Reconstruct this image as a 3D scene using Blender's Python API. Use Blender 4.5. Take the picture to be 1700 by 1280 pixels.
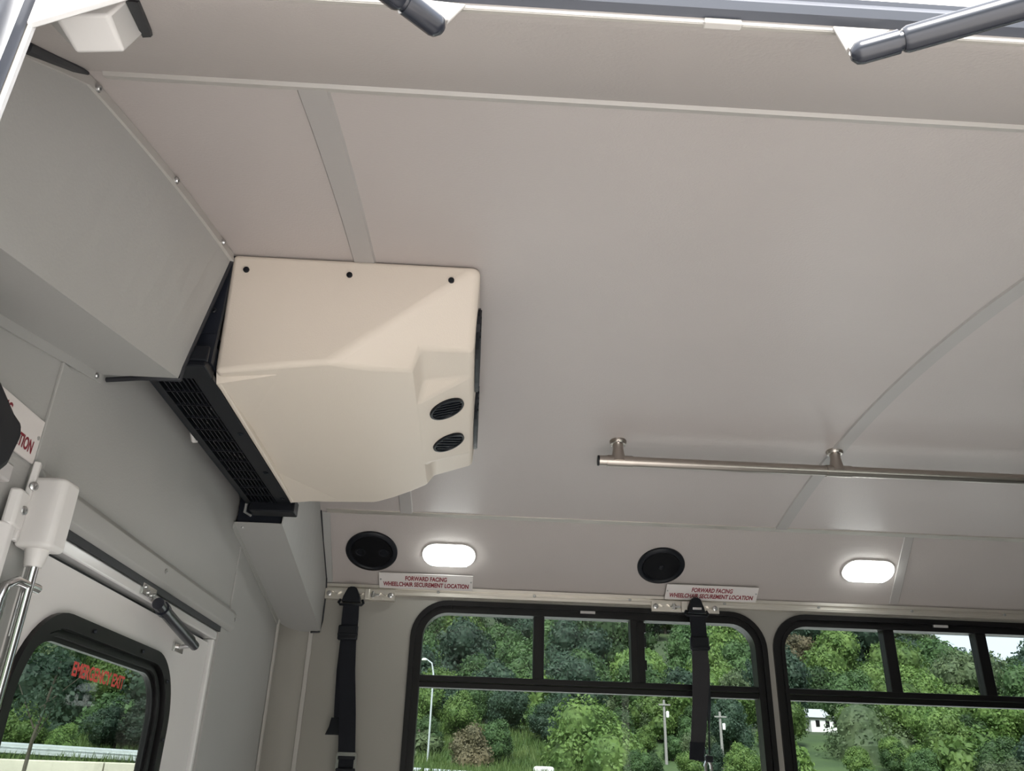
import bpy, bmesh, math, random
import numpy as np
from mathutils import Vector, Matrix

random.seed(7)
rng = np.random.default_rng(7)
SC = bpy.context.scene
COL = SC.collection
for o in list(bpy.data.objects):
    bpy.data.objects.remove(o)

ZO = 1.15            # eye height above the bus floor; heights below are given from eye level

# ------------------------------------------------------------------ camera
cam_d = bpy.data.cameras.new('camera')
cam = bpy.data.objects.new('camera', cam_d)
COL.objects.link(cam)
SC.camera = cam
cam_d.sensor_fit = 'HORIZONTAL'
cam_d.sensor_width = 36.0
cam_d.lens = 1386.57 / 1700 * 36.0
cam_d.clip_start = 0.02
cam_d.clip_end = 900
_p, _y, _r = 0.446038, 0.0349046, 0.0328197
_F = Vector((math.sin(_y) * math.cos(_p), math.cos(_y) * math.cos(_p), math.sin(_p)))
_R0 = Vector((math.cos(_y), -math.sin(_y), 0))
_U0 = _R0.cross(_F)
_R = math.cos(_r) * _R0 + math.sin(_r) * _U0
_U = -math.sin(_r) * _R0 + math.cos(_r) * _U0
cam.matrix_world = Matrix(((_R.x, _U.x, -_F.x, 0), (_R.y, _U.y, -_F.y, 0),
                           (_R.z, _U.z, -_F.z, ZO), (0, 0, 0, 1)))

# ------------------------------------------------------------------ world, sun, exposure
SKY_STRENGTH = 0.65
SUN_STRENGTH = 3.8
EXPOSURE = 2.18
LED_STRENGTH = 3.0
SC.view_settings.view_transform = 'Standard'
SC.view_settings.look = 'None'
SC.view_settings.gamma = 1.0
SC.view_settings.use_curve_mapping = False
SC.view_settings.exposure = EXPOSURE
W = bpy.data.worlds.new('overcast_sky')
SC.world = W
W.use_nodes = True
nt = W.node_tree
bgn = nt.nodes['Background']
tc = nt.nodes.new('ShaderNodeTexCoord')
nz = nt.nodes.new('ShaderNodeTexNoise')
nz.inputs['Scale'].default_value = 2.2
nz.inputs['Detail'].default_value = 5
rp = nt.nodes.new('ShaderNodeValToRGB')
rp.color_ramp.elements[0].position = 0.35
rp.color_ramp.elements[0].color = (0.74, 0.84, 1.0, 1)
rp.color_ramp.elements[1].position = 0.65
rp.color_ramp.elements[1].color = (0.97, 0.98, 1.0, 1)
nt.links.new(tc.outputs['Generated'], nz.inputs['Vector'])
nt.links.new(nz.outputs['Fac'], rp.inputs['Fac'])
nt.links.new(rp.outputs['Color'], bgn.inputs['Color'])
bgn.inputs['Strength'].default_value = SKY_STRENGTH
sun_d = bpy.data.lights.new('sun', 'SUN')
sun = bpy.data.objects.new('sun', sun_d)
COL.objects.link(sun)
sun.location = (0, -20, 30)
sun_d.energy = SUN_STRENGTH
sun_d.angle = math.radians(25)
sun_d.color = (1.0, 0.97, 0.93)
sun.rotation_euler = (math.radians(46), 0, math.radians(-14))

# ------------------------------------------------------------------ materials
MATS = {}


def mat(name, col, rough=0.5, metal=0.0, bump=0.0, bscale=300.0, var=0.0, vscale=3.0, spec=0.5, emit=None, estr=0.0,
        translucent=False, rand=0.0, coat=0.0, col2=None):
    m = bpy.data.materials.new(name)
    m.use_nodes = True
    t = m.node_tree
    b = t.nodes['Principled BSDF']
    b.inputs['Base Color'].default_value = (*col, 1)
    b.inputs['Roughness'].default_value = rough
    b.inputs['Metallic'].default_value = metal
    b.inputs['Specular IOR Level'].default_value = spec
    if coat:
        b.inputs['Coat Weight'].default_value = coat
        b.inputs['Coat Roughness'].default_value = 0.15
    co = t.nodes.new('ShaderNodeTexCoord')
    if var or rand or col2:
        n = t.nodes.new('ShaderNodeTexNoise')
        n.inputs['Scale'].default_value = vscale
        n.inputs['Detail'].default_value = 4
        t.links.new(co.outputs['Object'], n.inputs['Vector'])
        r = t.nodes.new('ShaderNodeValToRGB')
        c2 = col2 if col2 else tuple(min(1, c * (1 + var)) for c in col)
        c1 = col if col2 else tuple(c * (1 - var) for c in col)
        r.color_ramp.elements[0].position = 0.33
        r.color_ramp.elements[0].color = (*c1, 1)
        r.color_ramp.elements[1].position = 0.67
        r.color_ramp.elements[1].color = (*c2, 1)
        t.links.new(n.outputs['Fac'], r.inputs['Fac'])
        out = r.outputs['Color']
        if rand:
            oi = t.nodes.new('ShaderNodeObjectInfo')
            hs = t.nodes.new('ShaderNodeHueSaturation')
            mr = t.nodes.new('ShaderNodeMapRange')
            mr.inputs['To Min'].default_value = 1 - rand
            mr.inputs['To Max'].default_value = 1 + rand
            t.links.new(oi.outputs['Random'], mr.inputs['Value'])
            t.links.new(mr.outputs['Result'], hs.inputs['Value'])
            t.links.new(out, hs.inputs['Color'])
            out = hs.outputs['Color']
        t.links.new(out, b.inputs['Base Color'])
        if translucent:
            tr = t.nodes.new('ShaderNodeBsdfTranslucent')
            t.links.new(out, tr.inputs['Color'])
            mx = t.nodes.new('ShaderNodeMixShader')
            mx.inputs['Fac'].default_value = 0.35
            t.links.new(b.outputs['BSDF'], mx.inputs[1])
            t.links.new(tr.outputs['BSDF'], mx.inputs[2])
            t.links.new(mx.outputs['Shader'], t.nodes['Material Output'].inputs['Surface'])
    if bump:
        n2 = t.nodes.new('ShaderNodeTexNoise')
        n2.inputs['Scale'].default_value = bscale
        n2.inputs['Detail'].default_value = 2
        t.links.new(co.outputs['Object'], n2.inputs['Vector'])
        bp = t.nodes.new('ShaderNodeBump')
        bp.inputs['Strength'].default_value = bump
        bp.inputs['Distance'].default_value = 0.002
        t.links.new(n2.outputs['Fac'], bp.inputs['Height'])
        t.links.new(bp.outputs['Normal'], b.inputs['Normal'])
    if emit:
        b.inputs['Emission Color'].default_value = (*emit, 1)
        b.inputs['Emission Strength'].default_value = estr
    MATS[name] = m
    return m


def glass_mat(name, tint, ior=1.5):
    m = bpy.data.materials.new(name)
    m.use_nodes = True
    t = m.node_tree
    t.nodes.remove(t.nodes['Principled BSDF'])
    tr = t.nodes.new('ShaderNodeBsdfTransparent')
    tr.inputs['Color'].default_value = (*tint, 1)
    gl = t.nodes.new('ShaderNodeBsdfGlossy')
    gl.inputs['Roughness'].default_value = 0.0
    fr = t.nodes.new('ShaderNodeFresnel')
    fr.inputs['IOR'].default_value = ior
    mx = t.nodes.new('ShaderNodeMixShader')
    ge = t.nodes.new('ShaderNodeNewGeometry')
    su = t.nodes.new('ShaderNodeMath')
    su.operation = 'SUBTRACT'
    su.use_clamp = True
    t.links.new(fr.outputs['Fac'], su.inputs[0])
    t.links.new(ge.outputs['Backfacing'], su.inputs[1])
    t.links.new(su.outputs['Value'], mx.inputs['Fac'])
    t.links.new(tr.outputs['BSDF'], mx.inputs[1])
    t.links.new(gl.outputs['BSDF'], mx.inputs[2])
    t.links.new(mx.outputs['Shader'], t.nodes['Material Output'].inputs['Surface'])
    MATS[name] = m
    return m


mat('ceiling_vinyl', (0.43, 0.388, 0.370), 0.42, bump=0.22, bscale=260, var=0.012, vscale=5, spec=0.45)
mat('cove_vinyl', (0.425, 0.385, 0.365), 0.45, bump=0.2, bscale=260, var=0.012, vscale=5, spec=0.4)
mat('grey_panel', (0.36, 0.355, 0.34), 0.5, bump=0.12, bscale=260, var=0.012, vscale=4, spec=0.4)
mat('side_wall_panel', (0.275, 0.26, 0.235), 0.5, bump=0.1, bscale=260, var=0.012, vscale=4, spec=0.4)
mat('batten', (0.365, 0.343, 0.328), 0.45, bump=0.1, bscale=300)
mat('painted_trim', (0.42, 0.40, 0.375), 0.35)
mat('alloy_trim', (0.70, 0.66, 0.60), 0.32, metal=0.75)
mat('beige_abs', (0.64, 0.57, 0.49), 0.5, bump=0.12, bscale=420, spec=0.4)
mat('white_abs', (0.66, 0.64, 0.62), 0.38)
mat('white_paint', (0.68, 0.66, 0.645), 0.35)
mat('bright_paint', (0.70, 0.69, 0.68), 0.2, coat=0.5)
mat('black_plastic', (0.007, 0.008, 0.011), 0.42, spec=0.22)
mat('black_housing', (0.009, 0.011, 0.017), 0.5, spec=0.25)
mat('speaker_black', (0.004, 0.004, 0.005), 0.4, bump=0.3, bscale=900, spec=0.15)
mat('rubber_seal', (0.06, 0.065, 0.08), 0.38, spec=0.5)
mat('black_rubber', (0.015, 0.016, 0.02), 0.55)
mat('window_frame_black', (0.006, 0.0055, 0.006), 0.38, spec=0.25)
mat('strut_black', (0.018, 0.020, 0.028), 0.25, spec=0.6)
mat('webbing', (0.008, 0.009, 0.013), 0.7, spec=0.2, bump=0.6, bscale=500)
mat('webbing_grey', (0.022, 0.021, 0.024), 0.6, spec=0.3, bump=0.6, bscale=500)
mat('steel', (0.42, 0.38, 0.34), 0.30, metal=1.0, bump=0.04, bscale=60)
mat('chrome', (0.72, 0.72, 0.72), 0.15, metal=1.0)
mat('screw_metal', (0.5, 0.5, 0.5), 0.3, metal=1.0)
mat('sign_white', (0.66, 0.62, 0.60), 0.35)
mat('sign_red', (0.20, 0.006, 0.018), 0.5)
mat('sticker_red', (0.62, 0.06, 0.05), 0.5)
mat('label_grey', (0.42, 0.40, 0.39), 0.5)
mat('led_lens', (0.95, 0.97, 1.0), 0.3, emit=(0.95, 1.0, 0.97), estr=LED_STRENGTH)
mat('floor_vinyl', (0.25, 0.245, 0.24), 0.5, bump=0.1, bscale=200, var=0.08, vscale=60)
mat('body_paint', (0.72, 0.69, 0.65), 0.3)
mat('asphalt', (0.60, 0.575, 0.555), 0.9, bump=0.3, bscale=40, var=0.1, vscale=0.8)
mat('turf', (0.022, 0.045, 0.010), 0.9, col2=(0.05, 0.085, 0.02), vscale=0.5)
mat('forest_floor', (0.020, 0.035, 0.012), 0.95, col2=(0.04, 0.06, 0.02), vscale=0.2)
mat('grass_blade', (0.04, 0.085, 0.014), 0.7, col2=(0.10, 0.14, 0.035), vscale=1.2, translucent=True)
mat('flower_white', (0.8, 0.8, 0.72), 0.7)
mat('concrete', (0.46, 0.42, 0.35), 0.9, bump=0.2, bscale=20, var=0.06)
mat('galvanised', (0.55, 0.57, 0.58), 0.4, metal=0.7, var=0.05, vscale=2)
mat('bark', (0.05, 0.04, 0.03), 0.9, bump=0.5, bscale=12)
mat('pole_wood', (0.20, 0.19, 0.18), 0.8)
mat('roof_grey', (0.35, 0.36, 0.38), 0.7)
mat('house_white', (0.75, 0.74, 0.72), 0.7)
for nm, a, b in (('leaf_dark', (0.020, 0.040, 0.026), (0.050, 0.085, 0.052)),  # bluish tint in the dark leaf colour imitates distance haze
                 ('leaf_mid', (0.030, 0.062, 0.022), (0.075, 0.13, 0.046)),
                 ('leaf_light', (0.055, 0.105, 0.024), (0.14, 0.21, 0.058)),
                 ('leaf_brown', (0.075, 0.07, 0.04), (0.15, 0.12, 0.07)),
                 ('leaf_grey', (0.045, 0.07, 0.032), (0.10, 0.13, 0.062))):
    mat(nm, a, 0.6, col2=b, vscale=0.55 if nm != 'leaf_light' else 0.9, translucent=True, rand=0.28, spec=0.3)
glass_mat('tinted_glass', (0.61, 0.645, 0.64), 1.38)
glass_mat('rear_glass', (0.55, 0.59, 0.575), 1.3)

# ------------------------------------------------------------------ mesh helpers
WLOC = {}


class MB:
    def __init__(s):
        s.v = []
        s.f = []

    def add(s, vs, fs):
        n = len(s.v)
        s.v += [tuple(p) for p in vs]
        s.f += [tuple(i + n for i in f) for f in fs]
        return s

    def box(s, x0, x1, y0, y1, z0, z1):
        return s.hexa([(x0, y0, z0), (x1, y0, z0), (x1, y1, z0), (x0, y1, z0), (x0, y0, z1), (x1, y0, z1), (x1, y1, z1), (x0, y1, z1)])

    def hexa(s, p):
        return s.add(p, [(0, 3, 2, 1), (4, 5, 6, 7), (0, 1, 5, 4), (1, 2, 6, 5), (2, 3, 7, 6), (3, 0, 4, 7)])

    def prism(s, poly, ext):
        n = len(poly)
        e = Vector(ext)
        vs = [Vector(p) for p in poly] + [Vector(p) + e for p in poly]
        fs = [tuple(range(n))[::-1], tuple(range(n, 2 * n))]
        fs += [(i, (i + 1) % n, n + (i + 1) % n, n + i) for i in range(n)]
        return s.add(vs, fs)

    def tube(s, path, r, n=12, caps=True):
        path = [Vector(p) for p in path]
        rs = r if isinstance(r, (list, tuple)) else [r] * len(path)
        vs, fs = [], []
        up = None
        for i, p in enumerate(path):
            d = (path[min(i + 1, len(path) - 1)] - path[max(i - 1, 0)])
            d.normalize()
            if up is None:
                up = Vector((0, 0, 1)) if abs(d.z) < 0.9 else Vector((1, 0, 0))
            a = d.cross(up)
            a.normalize()
            b = a.cross(d)
            up = b
            for k in range(n):
                t = 2 * math.pi * k / n
                vs.append(p + rs[i] * (math.cos(t) * a + math.sin(t) * b))
        m = len(path)
        for i in range(m - 1):
            for k in range(n):
                fs.append((i * n + k, i * n + (k + 1) % n, (i + 1) * n + (k + 1) % n, (i + 1) * n + k))
        if caps:
            fs.append(tuple(range(n))[::-1])
            fs.append(tuple(range((m - 1) * n, m * n)))
        return s.add(vs, fs)

    def lathe(s, c, axis, prof, n=28, sx=1.0, u=None):
        """prof: list of (radius, height along axis)."""
        axis = Vector(axis).normalized()
        if u is None:
            u = axis.cross(Vector((0, 0, 1)))
            if u.length < 1e-3:
                u = Vector((1, 0, 0))
        u = Vector(u).normalized()
        w = axis.cross(u)
        vs, fs = [], []
        for r, h in prof:
            for k in range(n):
                t = 2 * math.pi * k / n
                vs.append(Vector(c) + axis * h + u * (r * sx * math.cos(t)) + w * (r * math.sin(t)))
        m = len(prof)
        for i in range(m - 1):
            for k in range(n):
                fs.append((i * n + k, i * n + (k + 1) % n, (i + 1) * n + (k + 1) % n, (i + 1) * n + k))
        fs.append(tuple(range(n))[::-1])
        fs.append(tuple(range((m - 1) * n, m * n)))
        return s.add(vs, fs)

    def ribbon(s, secs, th):
        """secs: list of (left point, right point); th: thickness vector."""
        t = Vector(th)
        vs, fs = [], []
        for a, b in secs:
            a, b = Vector(a), Vector(b)
            vs += [a, b, b + t, a + t]
        for i in range(len(secs) - 1):
            o = i * 4
            for k in range(4):
                fs.append((o + k, o + (k + 1) % 4, o + 4 + (k + 1) % 4, o + 4 + k))
        fs.append((3, 2, 1, 0))
        o = 4 * (len(secs) - 1)
        fs.append((o, o + 1, o + 2, o + 3))
        return s.add(vs, fs)

    def ring(s, outer, inner, to3, d0, d1):
        """frame between two 2-D outlines of equal count, from depth d0 to d1."""
        n = len(outer)
        vs = [to3(a, b, d) for d in (d0, d1) for L in (outer, inner) for a, b in L]
        fs = []
        for i in range(n):
            j = (i + 1) % n
            fs += [(i, j, n + j, n + i), (2 * n + i, 3 * n + i, 3 * n + j, 2 * n + j),
                   (i, 2 * n + i, 2 * n + j, j), (n + i, n + j, 3 * n + j, 3 * n + i)]
        return s.add(vs, fs)

    def plate(s, outer, holes, to3, d0, d1):
        """a flat plate with holes: outlines in 2-D, thickness from depth d0 to d1."""
        bm = bmesh.new()
        edges = []
        loops = [outer] + list(holes)
        for L in loops:
            vs = [bm.verts.new((a, b, 0)) for a, b in L]
            for i in range(len(vs)):
                edges.append(bm.edges.new((vs[i], vs[(i + 1) % len(vs)])))
        bmesh.ops.triangle_fill(bm, use_beauty=True, use_dissolve=False, edges=edges)
        bm.verts.index_update()
        pts = [(v.co.x, v.co.y) for v in bm.verts]
        tris = [[v.index for v in f.verts] for f in bm.faces]
        bm.free()
        n = len(pts)
        vs = [to3(a, b, d0) for a, b in pts] + [to3(a, b, d1) for a, b in pts]
        fs = [tuple(t) for t in tris] + [tuple(i + n for i in t[::-1]) for t in tris]
        k = 0
        for L in loops:
            m = len(L)
            for i in range(m):
                a, b = k + i, k + (i + 1) % m
                fs.append((a, b, b + n, a + n))
            k += m
        return s.add(vs, fs)

    def build(s, name, m, parent=None, smooth=False, bevel=0.0, seg=2, angle=30, raw=False):
        v = np.array([tuple(p) for p in s.v], dtype=float)
        if not raw:
            v[:, 2] += ZO
        if parent is None:
            lo, hi = v.min(0), v.max(0)
            org = np.array([(lo[0] + hi[0]) / 2, (lo[1] + hi[1]) / 2, lo[2]])
        else:
            org = WLOC[parent.name]
        me = bpy.data.meshes.new(name)
        me.from_pydata((v - org).tolist(), [], s.f)
        me.update()
        bm = bmesh.new()
        bm.from_mesh(me)
        bmesh.ops.recalc_face_normals(bm, faces=bm.faces)
        bm.to_mesh(me)
        bm.free()
        me.materials.append(MATS[m])
        o = bpy.data.objects.new(name, me)
        COL.objects.link(o)
        if parent is None:
            o.location = org
        else:
            o.parent = parent
        WLOC[o.name] = org
        if bevel:
            md = o.modifiers.new('edge', 'BEVEL')
            md.width = bevel
            md.segments = seg
            md.limit_method = 'ANGLE'
            md.angle_limit = math.radians(angle)
        if smooth or bevel:
            me.polygons.foreach_set('use_smooth', [True] * len(me.polygons))
            me.set_sharp_from_angle(angle=math.radians(42))
            if bevel:
                wn = o.modifiers.new('normals', 'WEIGHTED_NORMAL')
                wn.keep_sharp = True
        return o


def tag(o, label, cat, group=None, kind=None):
    o['label'] = label
    if cat:
        o['category'] = cat
    if group:
        o['group'] = group
    if kind:
        o['kind'] = kind
    return o


def struct(o, label=None, cat=None):
    o['kind'] = 'structure'
    if label:
        o['label'] = label
    if cat:
        o['category'] = cat
    return o


def empty(name, loc, raw=False):
    o = bpy.data.objects.new(name, None)
    COL.objects.link(o)
    o.empty_display_size = 0.05
    l = np.array(loc, dtype=float)
    if not raw:
        l[2] += ZO
    o.location = l
    WLOC[o.name] = l
    return o


def rrect(x0, x1, z0, z1, r, n=8):
    pts = []
    for cx, cz, a0 in ((x1 - r, z1 - r, 0), (x0 + r, z1 - r, 90), (x0 + r, z0 + r, 180), (x1 - r, z0 + r, 270)):
        for k in range(n + 1):
            t = math.radians(a0 + 90 * k / n)
            pts.append((cx + r * math.cos(t), cz + r * math.sin(t)))
    return pts


def rect(x0, x1, z0, z1):
    return [(x0, z0), (x1, z0), (x1, z1), (x0, z1)]


def text_part(body, width, height, mtx, m, parent, name='lettering', bold=0.012, slant=0.0):
    """a line of raised print scaled to width x height, centred on mtx's origin (x right, y up)."""
    cu = bpy.data.curves.new(name, 'FONT')
    cu.body = body
    cu.align_x = 'LEFT'
    cu.offset = bold
    cu.shear = slant
    cu.resolution_u = 3
    tmp = bpy.data.objects.new(name, cu)
    COL.objects.link(tmp)
    dg = bpy.context.evaluated_depsgraph_get()
    me = bpy.data.meshes.new_from_object(tmp.evaluated_get(dg))
    bpy.data.objects.remove(tmp)
    bpy.data.curves.remove(cu)
    v = np.zeros(len(me.vertices) * 3)
    me.vertices.foreach_get('co', v)
    v = v.reshape(-1, 3)
    lo, hi = v.min(0), v.max(0)
    v = (v - (lo + hi) / 2) / np.maximum(hi - lo, 1e-6) * np.array([width, height, 0])
    mw = np.array(mtx)
    w = v @ mw[:3, :3].T + mw[:3, 3]
    w[:, 2] += ZO
    w -= WLOC[parent.name]
    me.vertices.foreach_set('co', w.ravel())
    me.update()
    me.name = name
    me.materials.clear()
    me.materials.append(MATS[m])
    o = bpy.data.objects.new(name, me)
    COL.objects.link(o)
    o.parent = parent
    WLOC[o.name] = WLOC[parent.name]
    return o


def frame3(org, x, y):
    x, y = Vector(x).normalized(), Vector(y).normalized()
    z = x.cross(y)
    return Matrix(((x.x, y.x, z.x, org[0]), (x.y, y.y, z.y, org[1]), (x.z, y.z, z.z, org[2]), (0, 0, 0, 1)))


def screw(c, axis, parent, r=0.006, m='screw_metal', name='screw', h=0.003):
    return MB().lathe(c, axis, [(r, 0), (r, h * 0.5), (r * 0.7, h), (r * 0.35, h), (r * 0.3, h * 0.6)], n=12).build(name, m, parent, smooth=True)


# ------------------------------------------------------------------ bus dimensions (metres, heights from eye level)
YC = 1.6055                  # centre line of the bus
YS1, YS2 = 0.742, 2.469      # edges of the arched ceiling
YW1, YW2 = 0.481, 2.73       # inner faces of the side walls
ZS, ZT = 0.734, 0.566        # ceiling edge and foot of the cove
XR, XF = -0.60, 3.2          # rear wall, front bulkhead
FLOOR = -1.15
GROUND = -1.90


def zc(y):
    return 0.835 - 0.101 * ((y - YC) / 0.8635) ** 2


XZ = lambda a, b, d: (a, d, b)      # outline in x,z with depth along y
YZ = lambda a, b, d: (d, a, b)      # outline in y,z with depth along x

# ------------------------------------------------------------------ setting
struct(MB().box(XR - 0.05, XF + 0.05, 0.44, 2.80, FLOOR - 0.1, FLOOR).build('floor', 'floor_vinyl'))

NA = 24
ys = [YS1 + (YS2 - YS1) * i / NA for i in range(NA + 1)]
mb = MB()
for x0, x1 in ((XR - 0.05, XF + 0.05),):
    prof = [(x0, y, zc(y)) for y in ys] + [(x0, y, zc(y) + 0.05) for y in reversed(ys)]
    mb.prism(prof, (x1 - x0, 0, 0))
ceiling = struct(mb.build('ceiling', 'ceiling_vinyl', smooth=True))


def arch_band(x0, x1, y0, y1, h, n=20, flare=0.004):
    """a flat batten following the arch, h proud of the ceiling, with chamfered sides."""
    m = MB()
    sec = []
    for i in range(n + 1):
        y = y0 + (y1 - y0) * i / n
        z = zc(y)
        sec.append([(x0, y, z + 0.002), (x0 + flare, y, z - h), (x1 - flare, y, z - h), (x1, y, z + 0.002)])
    vs = [p for q in sec for p in q]
    fs = []
    for i in range(n):
        for k in range(4):
            a = i * 4 + k
            b = i * 4 + (k + 1) % 4
            fs.append((a, b, b + 4, a + 4))
    fs += [(3, 2, 1, 0), (n * 4, n * 4 + 1, n * 4 + 2, n * 4 + 3)]
    return m.add(vs, fs)


for x0 in (-0.242, 0.907, 2.056):
    arch_band(x0, x0 + 0.042, YS1, YS2, 0.004).build('batten', 'batten', ceiling)
# seam mouldings where the arch meets the coves
for yy, sgn in ((YS1, 1), (YS2, -1)):
    mb = MB()
    mb.prism([(-0.46, yy - sgn * 0.006, ZS - 0.002), (-0.46, yy - sgn * 0.001, ZS - 0.007), (-0.46, yy + sgn * 0.011, zc(yy + sgn * 0.011) - 0.003),
              (-0.46, yy + sgn * 0.011, ZS + 0.006), (-0.46, yy - sgn * 0.006, ZS + 0.006)], (XF + 0.46, 0, 0))
    mb.build('seam_moulding', 'alloy_trim' if sgn < 0 else 'painted_trim', ceiling)

# coves
CV = Vector((0, YW2 - YS2, ZT - ZS)).normalized()          # down the far cove
CN = Vector((0, CV.z, -CV.y)).normalized()                 # into the room


def covep(x, y, off=0.0):
    """a point on the far cove at depth y, lifted off it by off."""
    z = ZT + (YW2 - y) * (ZS - ZT) / (YW2 - YS2)
    return Vector((x, y, z)) + CN * off


mb = MB().prism([(XR - .05, YS2, ZS), (XR - .05, YW2, ZT), (XR - .05, YW2 + .06, ZT), (XR - .05, YW2 + .06, ZT + .03), (XR - .05, YS2 + .03, ZS + .05), (XR - .05, YS2, ZS + .05)], (XF - XR + .1, 0, 0))
cove_far = struct(mb.build('wall_far_cove', 'cove_vinyl'))
def zcn(y):
    u = (y - YW1) / (YS1 - YW1)
    return ZT + (ZS - ZT) * (0.85 * u + 0.15 * u * u)


nc = [(XR - .05, YS1 - (YS1 - YW1) * i / 12, zcn(YS1 - (YS1 - YW1) * i / 12)) for i in range(13)]
mb = MB().prism(nc + [(XR - .05, YW1 - .004, ZT), (XR - .05, YW1 - .004, ZT + .12), (XR - .05, YS1 - .05, ZS + .05), (XR - .05, YS1, ZS + .05)], (XF - XR + .1, 0, 0))
cove_near = struct(mb.build('wall_near_cove', 'cove_vinyl', smooth=True))
# batten and end strip on the far cove
for xa, xb, xc_, xd in ((1.316, 1.346, 1.386, 1.354),):
    a, b, c, d = covep(xa, YS2 + .004, -.001), covep(xb, YS2 + .004, -.001), covep(xc_, YW2 - .012, -.001), covep(xd, YW2 - .012, -.001)
    MB().hexa([*(p for p in (a, b, c, d)), *(p + CN * 0.005 for p in (a, b, c, d))]).build('batten', 'batten', cove_far, bevel=0.002)
a, b, c, d = covep(-0.478, YS2 + .004, -.001), covep(-0.452, YS2 + .004, -.001), covep(-0.460, YW2 - .01, -.001), covep(-0.486, YW2 - .01, -.001)
MB().hexa([*(p for p in (a, b, c, d)), *(p + CN * 0.006 for p in (a, b, c, d))]).build('end_strip', 'grey_panel', cove_far, bevel=0.002)

# far wall with window openings
WIN = [(-0.199, 0.937), (0.957, 2.093), (2.113, 3.10)]
WZ0, WZ1, WR = -0.36, 0.528, 0.115
mb = MB().plate(rect(XR - .05, XF + .05, FLOOR, ZT + 0.002), [rrect(a + .015, b - .015, WZ0 + .015, WZ1 - .015, WR - .015) for a, b in WIN], XZ, YW2, YW2 + .06)
wall_far = struct(mb.build('wall_far', 'side_wall_panel'))
# rail channel over the windows
mb = MB()
mb.prism([(-0.485, YW2 + .001, 0.567), (-0.485, YW2 - .014, 0.567), (-0.485, YW2 - .014, 0.558), (-0.485, YW2 - .008, 0.556), (-0.485, YW2 - .008, 0.549), (-0.485, YW2 - .013, 0.547), (-0.485, YW2 - .013, 0.538), (-0.485, YW2 + .001, 0.536)], (XF + .485, 0, 0))
t1 = struct(mb.build('trim_1', 'alloy_trim'), 'pale metal channel running along the far wall above the windows')
for i in range(11):
    screw((-0.12 + i * 0.31, YW2 - .0085, 0.5525), (0, -1, 0), t1, r=0.005)
# panel seam lines on the far wall
MB().box(-0.0725, -0.0695, YW2 - .001, YW2, 0.50, 0.536).build('panel_seam', 'painted_trim', wall_far)

# near wall with the lift doorway
DX0, DX1 = -0.361, 0.90
mb = MB().plate(rect(XR - .05, XF + .05, FLOOR - .3, ZT), [rect(DX0, DX1, FLOOR, ZT - .004), rrect(1.10, 2.05, WZ0, 0.50, WR)], XZ, YW1 - .003, YW1)
wall_near = struct(mb.build('wall_near', 'side_wall_panel'))
for a, b in ((1.10, 2.05),):
    w = MB().ring(rrect(a - .02, b + .02, WZ0 - .02, 0.52, WR + .02), rrect(a + .02, b - .02, WZ0 + .02, 0.48, WR - .02), XZ, YW1 - .016, YW1 + .012).build('window_frame', 'window_frame_black', wall_near)
    MB().plate(rrect(a + .018, b - .018, WZ0 + .018, 0.482, WR - .018), [], XZ, YW1 - .008, YW1 - .006).build('pane', 'tinted_glass', wall_near)

# rear wall with the emergency doorway
EY0, EY1, EZ1 = 1.135, 2.062, 0.309
mb = MB().plate(rect(YW1 - .012, YW2 + .06, FLOOR, ZS + .1), [rect(EY0, EY1, FLOOR + .02, EZ1)], YZ, XR, XR - .055)
wall_rear = struct(mb.build('wall_rear', 'grey_panel'))
# seam cover strips on the rear wall
MB().box(XR - .001, XR + .0045, 1.081, 1.109, EZ1 - .02, 0.5205).build('seam_strip', 'grey_panel', wall_rear, bevel=.0015)
MB().box(XR - .001, XR + .003, 2.112, 2.120, 0.36, 0.555).build('seam_strip', 'grey_panel', wall_rear, bevel=.0015)
# front bulkhead
mb = MB().plate(rect(YW1 - .012, YW2 + .06, FLOOR, ZS + .1), [], YZ, XF, XF + .05)
struct(mb.build('wall_front', 'side_wall_panel'))

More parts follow.
